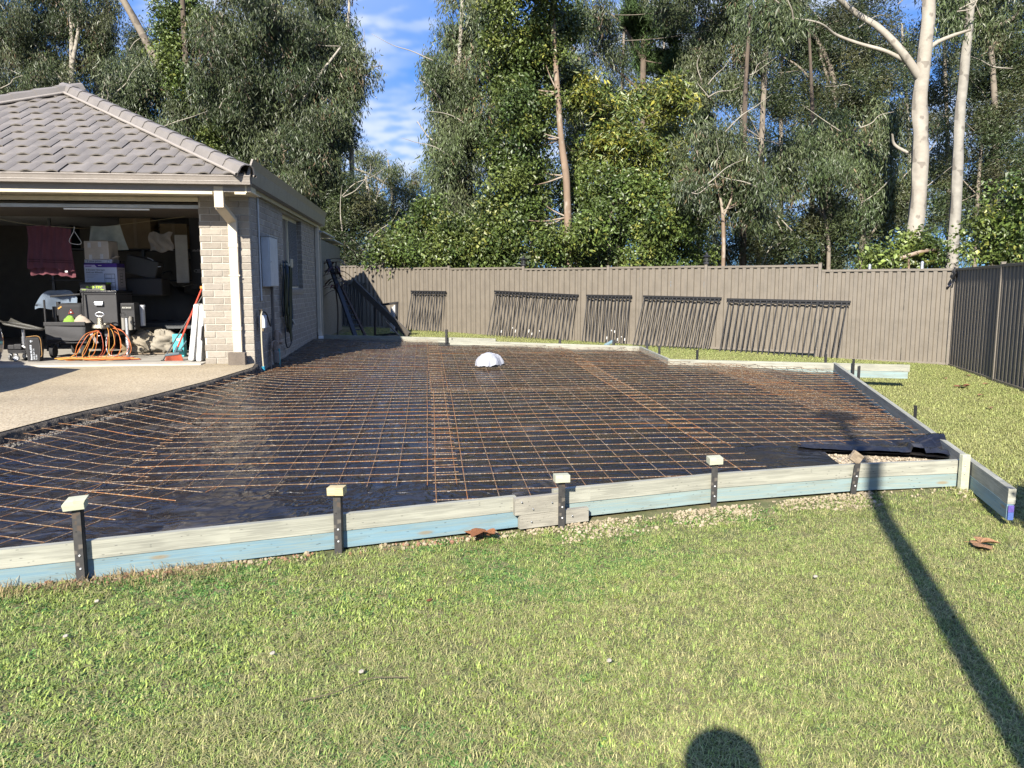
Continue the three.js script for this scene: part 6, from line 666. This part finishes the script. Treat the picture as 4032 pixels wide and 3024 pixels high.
["distant_tree","distant dark eucalypt in the forest belt behind the fence","e",44,"g",0.5,[[[24.9,1.52,0.159],[24.2,8.41,0.119],[23.44,15.75,0.066]]],[[25.06,3.08,43.93,1.17,1.25],[24.64,5.22,44.27,1.41,1.03],[25.39,7.08,44.71,1.3,1.3],[24.13,8.76,44.4,1.05,1.23],[23.2,10.53,43.22,1.01,1.23],[24.72,12.68,44.26,1.04,1.17],[24.61,14.39,44.62,1.41,1.18],[24.05,15.66,43.32,1.06,0.94]]],
["distant_tree","distant dark eucalypt in the forest belt behind the fence","d",37,"w",0.5,[[[22.92,1.53,0.133],[22.54,7.32,0.1],[21.92,13.49,0.056]]],[[23.42,2.85,37.51,1.0,0.89],[23.37,4.22,37.6,1.14,1.1],[21.99,5.79,36.63,0.95,0.86],[21.69,7.68,36.29,0.88,0.88],[21.98,9.06,36.57,1.16,0.98],[21.68,10.48,36.74,1.1,1.0],[22.59,12.31,37.7,1.36,0.84],[21.72,13.41,36.58,1.12,1.07]]],
["distant_tree","distant dark eucalypt in the forest belt behind the fence","d",41,"g",0.5,[[[27.6,1.53,0.148],[26.92,7.95,0.111],[26.03,14.79,0.062]]],[[27.71,2.98,41.12,1.32,1.22],[27.41,4.52,40.62,1.12,0.89],[27.11,6.42,40.29,1.26,0.87],[26.86,8.71,41.02,1.31,1.13],[27.25,10.5,41.78,1.15,0.91],[27.51,12.0,41.8,1.2,1.21],[26.33,13.23,40.94,1.04,1.21],[26.43,14.98,40.28,1.21,0.89]]],
["distant_tree","distant dark eucalypt in the forest belt behind the fence","e",45,"w",0.5,[[[32.71,1.52,0.162],[32.2,8.57,0.122],[31.48,16.08,0.068]]],[[32.44,3.09,44.34,1.09,1.15],[32.66,4.78,44.46,1.36,1.11],[32.55,6.7,45.35,1.67,1.13],[32.39,8.49,45.41,1.64,1.11],[31.91,10.4,44.28,1.22,1.26],[31.85,12.76,45.9,1.08,1.35],[30.98,14.27,44.34,1.6,1.16],[30.65,16.2,44.4,1.49,1.04]]]];
for (const [name, label, kind, d, bark, dens, trunks, blobs] of TREES) {
  const b0 = trunks[0][0], gy = ground(b0[0], d), far = name === 'distant_tree', t = thing(name, label, name.includes('shrub') || name.includes('thicket') ? 'shrub' : 'tree', [b0[0], gy, -d], 0, far ? 'distant trees behind the yard' : undefined);
  trunks.forEach((L, i) => { const pts = L.map(([x, y, r], j) => [V(x - b0[0], (i === 0 && j === 0 ? gy - .2 : y) - gy, .3 * Math.sin(j * 1.3 + i) * (i ? .3 * j : .12)), r]); if (pts.length === 2) pts.splice(1, 0, [pts[0][0].clone().lerp(pts[1][0], .5).add(V(.03, 0, .03)), (pts[0][1] + pts[1][1]) / 2]); P(t, i ? 'branch' : 'trunk', limb(pts, far ? 6 : 10), BARK[bark]); });
  const per = [[], [], []], cols = [[], [], []], pal = LEAFC[kind], tone = rr(.98, 1.25);
  for (const [x, y, dd, rx, ry] of blobs) {
    const rz = Math.max(.5, rx * .85), nC = Math.ceil(rx * ry * (far ? 9 : 10.5) * dens) + 2, nS = far ? 11 : 14;
    for (let c = 0; c < nC; c++) {
      const a = rr(0, 6.283), cz = rr(-1, 1), q = Math.pow(R(), .42), s = Math.sqrt(1 - cz * cz), cx = x + Math.cos(a) * s * q * rx, cyy = y + cz * q * ry, czz = dd + Math.sin(a) * s * q * rz, cr = rr(.26, .5), base = mix(pal[Math.floor(R() * 3)], pal[0], R() * .7), k = tone * rr(.75, 1.2);
      if (cyy < .35) continue;
      for (let i = 0; i < nS; i++) {
        const v = Math.floor(R() * 3); per[v].push([cx + (R() + R() - 1) * cr * 1.1 - b0[0], cyy + (R() + R() - 1) * cr - gy, -(czz + (R() + R() - 1) * cr) + d, (.65 + .75 * R() * R() + .1) * (far ? 1.35 : 1), rr(-.3, .3), R() * 6.283, rr(-.3, .3)]);
        const f = k * rr(.8, 1.22); let col = base; if (kind === 'y' && R() > .75) col = [.19, .185, .028]; if (kind === 'v' && R() > .95) col = [.16, .17, .035]; if (kind === 'e' && R() > .97) col = [.12, .085, .05]; cols[v].push(new THREE.Color().setRGB(col[0] * f, col[1] * f, col[2] * f));
      }
    }
    // twigs carrying the clump
    const near = trunks.reduce((m, L) => { for (const p of L) { const e = Math.hypot(p[0] - x, p[1] - y); if (p[1] < y + .3 && e < m[0]) m = [e, p]; } return m; }, [1e9, trunks[0][trunks[0].length - 1]])[1];
    if (!far) P(t, 'branch', limb([[V(near[0] - b0[0], near[1] - gy, 0), Math.min(near[2] * .35, .03)], [V((near[0] + x) / 2 - b0[0], (near[1] + y) / 2 - gy - .1, -(dd - d) / 2), .014], [V(x - b0[0], y - gy, -(dd - d)), .006]], 5), BARK[bark]);
  }
  if (!far && kind !== 'v' && kind !== 'y' && kind !== 'p') for (let i = 0; i < 6; i++) { // bare twigs showing among the leaves
    const b = blobs[Math.floor(R() * blobs.length)], a = rr(-2.6, 2.6), L = rr(.7, 1.9), z0 = d - b[2] + Math.max(.5, b[3] * .85) * rr(.5, .95), q = V(b[0] - b0[0] + rr(-.5, .5) * b[3], b[1] - gy + rr(-.6, .4) * b[4], z0), dr = V(Math.sin(a), Math.abs(Math.cos(a)) * .8 + .1, rr(0, .3));
    const pts = [[q, rr(.014, .026)]]; for (let k = 1; k <= 3; k++) pts.push([q.clone().addScaledVector(dr, L * k / 3).add(V(rr(-.12, .12), rr(-.1, .12), 0)), .02 - k * .005]); P(t, 'branch', limb(pts, 5), BARK.w);
  }
  per.forEach((l, v) => { if (!l.length) return; const im = scatter('crown_part', SPRIG[kind][v], kind === 'p' ? mLeafP : kind === 'v' || kind === 'y' ? mLeafV : mLeafE, l, cols[v]); im.name = 'crown'; im.userData.kind = 'stuff'; t.add(im); });
}
// ---------- grass ----------
function tuft(seed, n, o) {
  const r = rng(seed), pos = [], nor = [], col = [], q = (a, b) => a + (b - a) * r();
  for (let i = 0; i < n; i++) {
    const a = q(0, 6.283), rad = o.rad * Math.sqrt(r()), c = V(Math.cos(a) * rad, -.004, Math.sin(a) * rad), az = q(0, 6.283), ln = q(o.lean[0], o.lean[1]), L = q(o.l[0], o.l[1]), W = q(o.w[0], o.w[1]), dir = V(Math.cos(az), 0, Math.sin(az)), s = V(-Math.sin(az), 0, Math.cos(az));
    const m = c.clone().addScaledVector(dir, L * .5 * ln * .8).add(V(0, L * .5 * Math.sqrt(1 - .6 * ln * ln), 0)), tip = m.clone().addScaledVector(dir, L * .5 * Math.min(1, ln * 1.25)).add(V(0, L * .5 * (1 - ln * 1.05), 0));
    const c1 = c.clone().addScaledVector(s, W * .35), c2 = c.clone().addScaledVector(s, -W * .35), m1 = m.clone().addScaledVector(s, W * .5), m2 = m.clone().addScaledVector(s, -W * .5);
    const sh = .7 + .6 * r(); for (const t of [[c1, c2, m1], [m1, c2, m2], [m1, m2, tip]]) { const fn = t[1].clone().sub(t[0]).cross(t[2].clone().sub(t[0])).normalize(); for (const v of t) { pos.push(v.x, v.y, v.z); nor.push(fn.x, fn.y, fn.z); col.push(sh, sh, sh * .95); } }
  }
  const g = new THREE.BufferGeometry(); g.setAttribute('position', new THREE.Float32BufferAttribute(pos, 3)); g.setAttribute('normal', new THREE.Float32BufferAttribute(nor, 3)); g.setAttribute('color', new THREE.Float32BufferAttribute(col, 3)); return g;
}
{
  const fine = [1, 2].map(k => tuft(k, 18, { rad: .045, lean: [.5, .98], l: [.016, .036], w: [.002, .0034] })), broad = [3, 4].map(k => tuft(k, 8, { rad: .04, lean: [.45, .95], l: [.026, .048], w: [.0045, .0075] })), dry = [5, 6].map(k => tuft(k, 14, { rad: .05, lean: [.8, 1], l: [.025, .06], w: [.0016, .003] })), clover = [7].map(k => tuft(k, 22, { rad: .05, lean: [.7, .97], l: [.018, .03], w: [.009, .014] })), farT = [8, 9].map(k => tuft(k, 22, { rad: .09, lean: [.35, .9], l: [.03, .06], w: [.004, .007] }));
  const G = { fine: [[], []], broad: [[], []], dry: [[], []], clover: [[]], farT: [[], []] }, CC = { fine: [[], []], broad: [[], []], dry: [[], []], clover: [[]], farT: [[], []] };
  const put = (k, x, d, s, c, f) => { const i = Math.floor(R() * G[k].length); G[k][i].push([x, ground(x, d), -d, s, 0, R() * 6.283, 0]); CC[k][i].push(new THREE.Color().setRGB(c[0] * f, c[1] * f, c[2] * f)); };
  const zones = [[-3.4, 4.6, 1.5, 5.7, 1900]];
  for (const [x0, x1, d0, d1, n] of zones) { const N = (x1 - x0) * (d1 - d0) * n; for (let i = 0; i < N; i++) {
    const x = rr(x0, x1), d = rr(d0, d1); if (x < 3.43 && d > frontLine(x) - .05) continue; if (Math.abs(x) > d * .78 + .7) continue; const e = x < 3.43 ? frontLine(x) - d : 1; if (e < .28 && R() > e * 3.2 + (x < .2 ? .25 : -.05)) continue;
    const p1 = fbm(x * .9, d * .9, 3, 101), p2 = fbm(x * 2.6, d * 2.6, 3, 105), p3 = fbm(x * 1.5 + 7, d * 1.5, 3, 109), f = rr(.8, 1.35), left = sstep(1.6, -.6, x + (d - 3) * .3), w = R();
    if (w < .19 + .24 * sstep(.48, .66, fbm(x * .7 + 3, d * .7, 3, 171))) put('dry', x, d, rr(.7, 1.2), mix([.285, .262, .115], [.235, .235, .095], R()), f);
    else if (w < .33 + .22 * sstep(.42, .62, p3) * (.4 + left)) put('clover', x, d, rr(.6, 1), [.062, .135, .026], f);
    else if (w < .38 + .30 * (.25 + left) * sstep(.35, .6, p1)) put('broad', x, d, rr(.6, 1.1), mix([.205, .25, .05], [.145, .205, .045], R()), f);
    else put('fine', x, d, rr(.7, 1.25), mix(mix([.168, .225, .048], [.23, .262, .070], p2), [.148, .218, .062], R() * .5), f);
  } }
  for (const [x0, x1, d0, d1, n] of [[3.2, 9, 5.4, 15.2, 620], [-4.2, 9, 11, 23, 420]]) { const N = (x1 - x0) * (d1 - d0) * n; for (let i = 0; i < N; i++) {
    const x = rr(x0, x1), d = rr(d0, d1), fx = x - F0[0], fd = d - F0[1], side = fx * -FS[1] + fd * FS[0]; if (side > -.02) continue; if (inside(slabPoly, x, d) || inside(slabPoly, x - .06, d + .0)) continue; if (d1 < 16 && x > 8.2 + (14.43 - d) * -.2507 - .02) continue; if (d1 > 16 && d < 11.9 + Math.max(0, (2.4 - x)) * .5 && x < 5 && x > 0 && d < 11.2) continue; if (d1 > 16 && x > 4.5 && d < 14.43 - (8.2 - x) * 0 && x > 8.2 + (14.43 - d) * -.2507) continue;
    const a = inside([[-4.2, 16.5], hp(0, 6.6), hp(0, 20), [-12, 25], [-12, 10]], x, d); if (a) continue;
    const p = fbm(x * .7, d * .7, 3, 131), c = mix(mix([.18, .225, .06], [.25, .255, .095], p), [.20, .185, .085], R() > .7 ? .7 : 0); put('farT', x, d, rr(.6, 1.1), c, rr(.8, 1.2));
  } }
  const mG = leafMat(.65, .25), geos = { fine, broad, dry, clover, farT }, lab = { fine: 'fine short green lawn blades', broad: 'broad yellow green grass blades in the lawn', dry: 'dry straw coloured blades through the lawn', clover: 'dark green clover leaves through the lawn', farT: 'short lawn grass toward the back fence' };
  for (const k of Object.keys(G)) G[k].forEach((l, i) => { if (!l.length) return; const im = scatter('lawn_grass', geos[k][i], mG, l, CC[k][i]); im.userData = { kind: 'stuff', label: lab[k], category: 'grass' }; scene.add(im); });
}
// dead grass against the front board
{ const l = [], c = []; for (let i = 0; i < 130; i++) { const x = rr(-3, -1.5), e = Math.pow(R(), 1.5) * .12; const d = 4.68 + (x - .1) * .355 - .06 - e; l.push([x, ground(x, d), -d, rr(.8, 1.7), 0, R() * 6.28, 0]); const f = rr(.6, 1.1); c.push(new THREE.Color().setRGB(.24 * f, .18 * f, .09 * f)); } const im = scatter('dead_grass', tuft(31, 14, { rad: .05, lean: [.3, .95], l: [.03, .07], w: [.0015, .003] }), leafMat(.9, .2), l, c); im.userData = { kind: 'stuff', label: 'dead brown grass runners at the foot of the board', category: 'grass' }; scene.add(im); }
// fallen leaves and scraps
function deadLeaf(x, d, s, ry, label, tone, big) {
  const t = thing('fallen_leaf', label, 'leaf', [x, ground(x, d) + .028 * s, -d], ry), m = mat2(tone, .6);
  const lobe = (a, L, W, k) => grid(10, 4, (u, v) => { const w = W * Math.sin(Math.PI * Math.pow(u, .8)) * (v - .5) * 2, f = u * L; return [(Math.cos(a) * f - Math.sin(a) * w) * s, (.006 * Math.sin(u * 3 + k) + .55 * Math.abs(w) * (k > 1 ? 1 : -.4) + .16 * f * (1 - u) + .012 * k * u * u + .004) * s, (Math.sin(a) * f + Math.cos(a) * w) * s, u, v]; });
  if (big) for (const [a, L, k] of [[-2.6, .10, 0], [-1.9, .09, 1], [1.2, .085, 2], [2.4, .11, 1.5], [.2, .06, .7]]) P(t, 'lobe', lobe(a, L, .036, k), m); else P(t, 'blade', lobe(0, .09, .022, 1), m);
  P(t, 'stalk', tube([V(0, .01 * s, 0), V(.05 * s, .0, .01 * s), V(.09 * s, -.008 * s, .0)], .0018 * s, 10, 4), m);
}
deadLeaf(-.17, 4.48, 1.25, .3, 'large lobed brown leaf curled on the lawn before the boards', [.26, .10, .035], true);
deadLeaf(2.78, 4.42, 1.0, 2.2, 'tan lobed dry leaf on the lawn beside the pole shadow', [.33, .18, .085], true);
deadLeaf(-.42, 3.62, .5, 1, 'small reddish brown leaf in the middle of the lawn', [.2, .07, .025], false);
deadLeaf(6.6, 11.2, 1.3, .5, 'brown leaf litter on the lawn by the dark fence', [.24, .1, .05], true);
for (const [x, d] of [[7.9, 13.0], [7.5, 12.6], [5.9, 9.4], [6.9, 12.2], [7.2, 11.6], [5.6, 8.2], [6.4, 10.4]]) { const t = single('fallen_leaf', grid(6, 3, (u, v) => [(u - .5) * .13, .02 + .03 * Math.sin(u * 3) * Math.abs(v - .5), (v - .5) * .07 * Math.sin(3.14 * u), u, v]), mat2([.25, .13, .07], .8), 'dry leaf scattered on the far lawn', 'leaf', [x, ground(x, d) + .015, -d], 'dry leaves on the far lawn'); t.rotation.y = R() * 6; }
{ const t = single('timber_offcut', uvm(new THREE.ExtrudeGeometry((() => { const s = new THREE.Shape(); s.moveTo(-.06, -.02); s.lineTo(.02, -.035); s.lineTo(.08, -.012); s.lineTo(.085, .012); s.lineTo(.03, .03); s.lineTo(-.055, .035); return s; })(), { depth: .018, bevelEnabled: true, bevelSize: .002, bevelThickness: .002 }).rotateX(-Math.PI / 2)), mRawW, 'pale wedge shaped timber chip on the grass by the peg', 'timber', [-2.44, .03, -3.80]); t.rotation.y = -.2; t.rotation.z = -.1; }
for (const [x, d] of [[-1.95, 3.2], [-1.0, 3.05], [-2.0, 3.55], [.4, 3.0], [-.6, 2.9], [1.6, 3.9]]) single('pale_pebble', stoneGeos[1].clone().scale(.011, .009, .011), mat2([.5, .45, .37], .9), 'pale pebble lying in the grass', 'stone', [x, ground(x, d) + .03, -d], 'pebbles in the lawn');
{ const t = single('dry_twig', tube([V(-.2, .02, 0), V(-.07, .03, .03), V(.08, .025, -.01), V(.22, .02, .05)], .0022, 20, 5), mat2([.16, .13, .08], .9), 'thin brown bark strip lying in the lawn', 'twig', [-.62, ground(-.6, 2.75) + .012, -2.78]); t.rotation.y = .55; }
// ---------- lamp post, photographer, car, shrub: their shadows fall into the picture ----------
{ const t = thing('street_lamp', 'tall slim grey lamp post with a flat round hood', 'street lamp', [.745, 0, 1.0]); P(t, 'pole', C(.05, .085, 5.72, 16, 0, 2.86, 0), mGalv); P(t, 'base_plate', C(.12, .13, .05, 16, 0, .025, 0), mGalv); P(t, 'hood', new THREE.LatheGeometry([[.0, .17], [.08, .16], [.17, .11], [.22, .04], [.225, 0], [.2, -.01], [.06, -.04], [.05, -.1], [0, -.1]].map(p => new THREE.Vector2(...p)), 24).translate(0, 5.74, 0), mBlackM); P(t, 'diffuser', C(.15, .12, .04, 20, 0, 5.70, 0), mat([.6, .6, .58], .4)); }
function blobMesh(res, size, center, bones, k = 22) {
  const mc = new MarchingCubes(res, mat([1, 1, 1]), false, false, 200000), n = mc.size, f = mc.field, A = V(0, 0, 0), Bv = V(0, 0, 0), Pv = V(0, 0, 0);
  const bs = bones.map(b => ({ a: V(...b[0]), d: V(...b[1]).sub(V(...b[0])), r0: b[2], r1: b[3] }));
  for (let z = 0; z < n; z++) for (let y = 0; y < n; y++) for (let x = 0; x < n; x++) {
    Pv.set((x - n / 2) / (n / 2), (y - n / 2) / (n / 2), (z - n / 2) / (n / 2)).multiplyScalar(size).add(center); let s = 0;
    for (const b of bs) { const L = b.d.lengthSq(), t = Math.max(0, Math.min(1, L ? A.copy(Pv).sub(b.a).dot(b.d) / L : 0)); s += Math.exp(-k * 3 * (Bv.copy(b.a).addScaledVector(b.d, t).distanceTo(Pv) - (b.r0 + (b.r1 - b.r0) * t))); }
    f[x + y * n + z * n * n] = Math.log(Math.max(s, 1e-30)) / (k * 3);
  }
  mc.isolation = 0; mc.update(); const c = mc.count, g = new THREE.BufferGeometry(); g.setAttribute('position', new THREE.BufferAttribute(mc.positionArray.slice(0, c * 3), 3)); g.setAttribute('normal', new THREE.BufferAttribute(mc.normalArray.slice(0, c * 3), 3)); g.scale(size, size, size).translate(center.x, center.y, center.z); return g;
}
{
  const t = thing('person', 'person in dark shirt and shorts standing and holding up a phone', 'person', [-.105, 0, .385]), skin = mat([.40, .24, .17], .6), S = s => [[[s * .17, 1.43, 0], [s * .27, 1.17, -.06], .05, .043], [[s * .27, 1.13, -.06], [s * .085, 1.37, -.26], .04, .028], [[s * .09, .93, 0], [s * .10, .5, -.01], .085, .058], [[s * .10, .5, -.01], [s * .11, .09, .03], .055, .036], [[s * .11, .05, .04], [s * .13, .035, -.15], .042, .032]];
  const body = [...S(1), ...S(-1), [[0, .95, 0], [0, 1.2, 0], .14, .13], [[0, 1.2, 0], [0, 1.4, 0], .13, .14], [[-.14, 1.43, 0], [.14, 1.43, 0], .06, .06], [[0, 1.45, 0], [0, 1.6, -.01], .055, .05]];
  const head = blobMesh(64, .19, V(0, 1.66, -.02), [[[0, 1.69, 0], [0, 1.70, -.015], .092, .09], [[0, 1.62, -.04], [0, 1.60, -.055], .06, .05], [[0, 1.665, -.105], [0, 1.64, -.118], .012, .014], [[-.09, 1.66, .0], [-.092, 1.68, .005], .014, .016], [[.09, 1.66, 0], [.092, 1.68, .005], .014, .016], [[-.03, 1.605, -.092], [.03, 1.605, -.092], .01, .01]], 40);
  const hand = s => { const L = [[[s * .085, 1.37, -.26], [s * .085, 1.41, -.30], .026, .03]]; for (let i = 0; i < 4; i++) { const y = 1.385 + i * .021; L.push([[s * .085, y, -.30], [s * .088, y + .004, -.345], .0085, .008], [[s * .088, y + .004, -.345], [s * .06, y + .003, -.352], .008, .007]); } L.push([[s * .07, 1.38, -.28], [s * .05, 1.42, -.30], .011, .009]); return blobMesh(56, .11, V(s * .08, 1.40, -.31), L, 60); };
  P(t, 'body', M([blobMesh(96, 1.0, V(0, .9, 0), body), head, hand(1), hand(-1)]), skin);
  P(t, 'shirt', blobMesh(80, .5, V(0, 1.22, 0), [[[0, .98, 0], [0, 1.2, 0], .16, .15], [[0, 1.2, 0], [0, 1.4, 0], .15, .15], [[-.14, 1.43, 0], [.14, 1.43, 0], .072, .072], [[.17, 1.43, 0], [.25, 1.22, -.05], .066, .06], [[-.17, 1.43, 0], [-.25, 1.22, -.05], .066, .06]]), mat2([.05, .06, .09], .9));
  P(t, 'shorts', blobMesh(72, .5, V(0, .75, 0), [[[0, .97, 0], [0, .9, 0], .16, .155], [[.09, .9, 0], [.105, .55, -.01], .10, .085], [[-.09, .9, 0], [-.105, .55, -.01], .10, .085]]), mat2([.08, .075, .06], .9));
  t.scale.setScalar(1.032); P(t, 'hair', new THREE.SphereGeometry(.102, 20, 14, 0, 6.3, 0, 1.75).scale(1.22, 1.0, 1.12).rotateX(.35).translate(0, 1.70, .005), mat2([.03, .02, .012], .8)); for (const s of [-1, 1]) P(t, 'eye', new THREE.SphereGeometry(.011, 10, 8).translate(s * .033, 1.68, -.095), mPlasticWhite); for (const s of [-1, 1]) P(t, 'shoe', RB(.09, .075, .26, .03, s * .12, .035, -.06), mBlackRub);
  single('mobile_phone', RB(.15, .075, .008, .003), mBlack, 'black phone held level in both hands', 'phone', [0, 1.45, .035]);
}
{ // parked wagon left of the drive
  const [cx, cd] = [-8.05, 7.75], t = thing('parked_car', 'dark blue station wagon with roof rails parked across the driveway', 'car', [cx, driveY(cd), -cd], th0 + .02), s = new THREE.Shape(), mp = new THREE.MeshPhysicalMaterial({ color: new THREE.Color().setRGB(.02, .03, .06), roughness: .3, clearcoat: 1 });
  s.moveTo(-2.3, .28); s.lineTo(2.2, .28); s.quadraticCurveTo(2.32, .5, 2.2, .72); s.lineTo(1.25, .95); s.quadraticCurveTo(.9, 1.25, .55, 1.42); s.quadraticCurveTo(-.5, 1.52, -1.7, 1.45); s.quadraticCurveTo(-2.2, 1.2, -2.3, .8);
  P(t, 'body', uvm(new THREE.ExtrudeGeometry(s, { depth: 1.6, bevelEnabled: true, bevelSize: .06, bevelThickness: .08, bevelSegments: 3, curveSegments: 12 }).translate(0, 0, -.8)), mp);
  for (const z of [-.885, .885]) { P(t, 'side_window', grid(2, 1, (u, v) => [-1.9 + u * 2.75 - v * (u > .5 ? .45 : -.1), .95 + v * .4, z, u, v]), mat([.01, .012, .014], .1)); for (const x of [-1.4, 1.4]) { const w = P(t, 'wheel', C(.32, .32, .2, 28).rotateX(1.57).translate(x, .32, z * .95), mBlackRub); P(w, 'rim', C(.2, .2, .21, 20).rotateX(1.57).translate(x, .32, z * .95), mSteel); } P(t, 'roof_rail', tube([V(-1.75, 1.50, z * .8), V(-1.5, 1.60, z * .8), V(.1, 1.62, z * .8), V(.4, 1.49, z * .8)], .022, 40, 8), mBlackM); P(t, 'mirror', RB(.1, .12, .2, .04, .75, 1.0, z * 1.13), mp); }
  for (const z of [-.6, .6]) { P(t, 'headlight', RB(.06, .12, .3, .03, 2.22, .66, z), mPlasticWhite); P(t, 'tail_light', RB(.05, .25, .12, .02, -2.32, .9, z), mRed); }
}
{ const t = thing('lawn_sapling', 'small round headed sapling with a thin stem on the lawn', 'tree', [3.08, 0, -2.9]); P(t, 'stem', limb([[V(0, -.05, 0), .03], [V(.02, .7, .01), .025], [V(0, 1.5, 0), .012]], 6), BARK.b); const l = [], c = []; for (let i = 0; i < 240; i++) { const a = R() * 6.28, z = rr(-1, 1), q = Math.pow(R(), .4), s = Math.sqrt(1 - z * z); l.push([Math.cos(a) * s * q * .34, 1.5 + z * q * .34, Math.sin(a) * s * q * .34, rr(.35, .55), rr(-.4, .4), R() * 6, rr(-.4, .4)]); const f = rr(.7, 1.2); c.push(new THREE.Color().setRGB(.06 * f, .11 * f, .025 * f)); } const im = scatter('crown_part', SPRIG.v[0], mLeafV, l, c); im.name = 'crown'; im.userData.kind = 'stuff'; t.add(im); }
renderer.render(scene, camera);
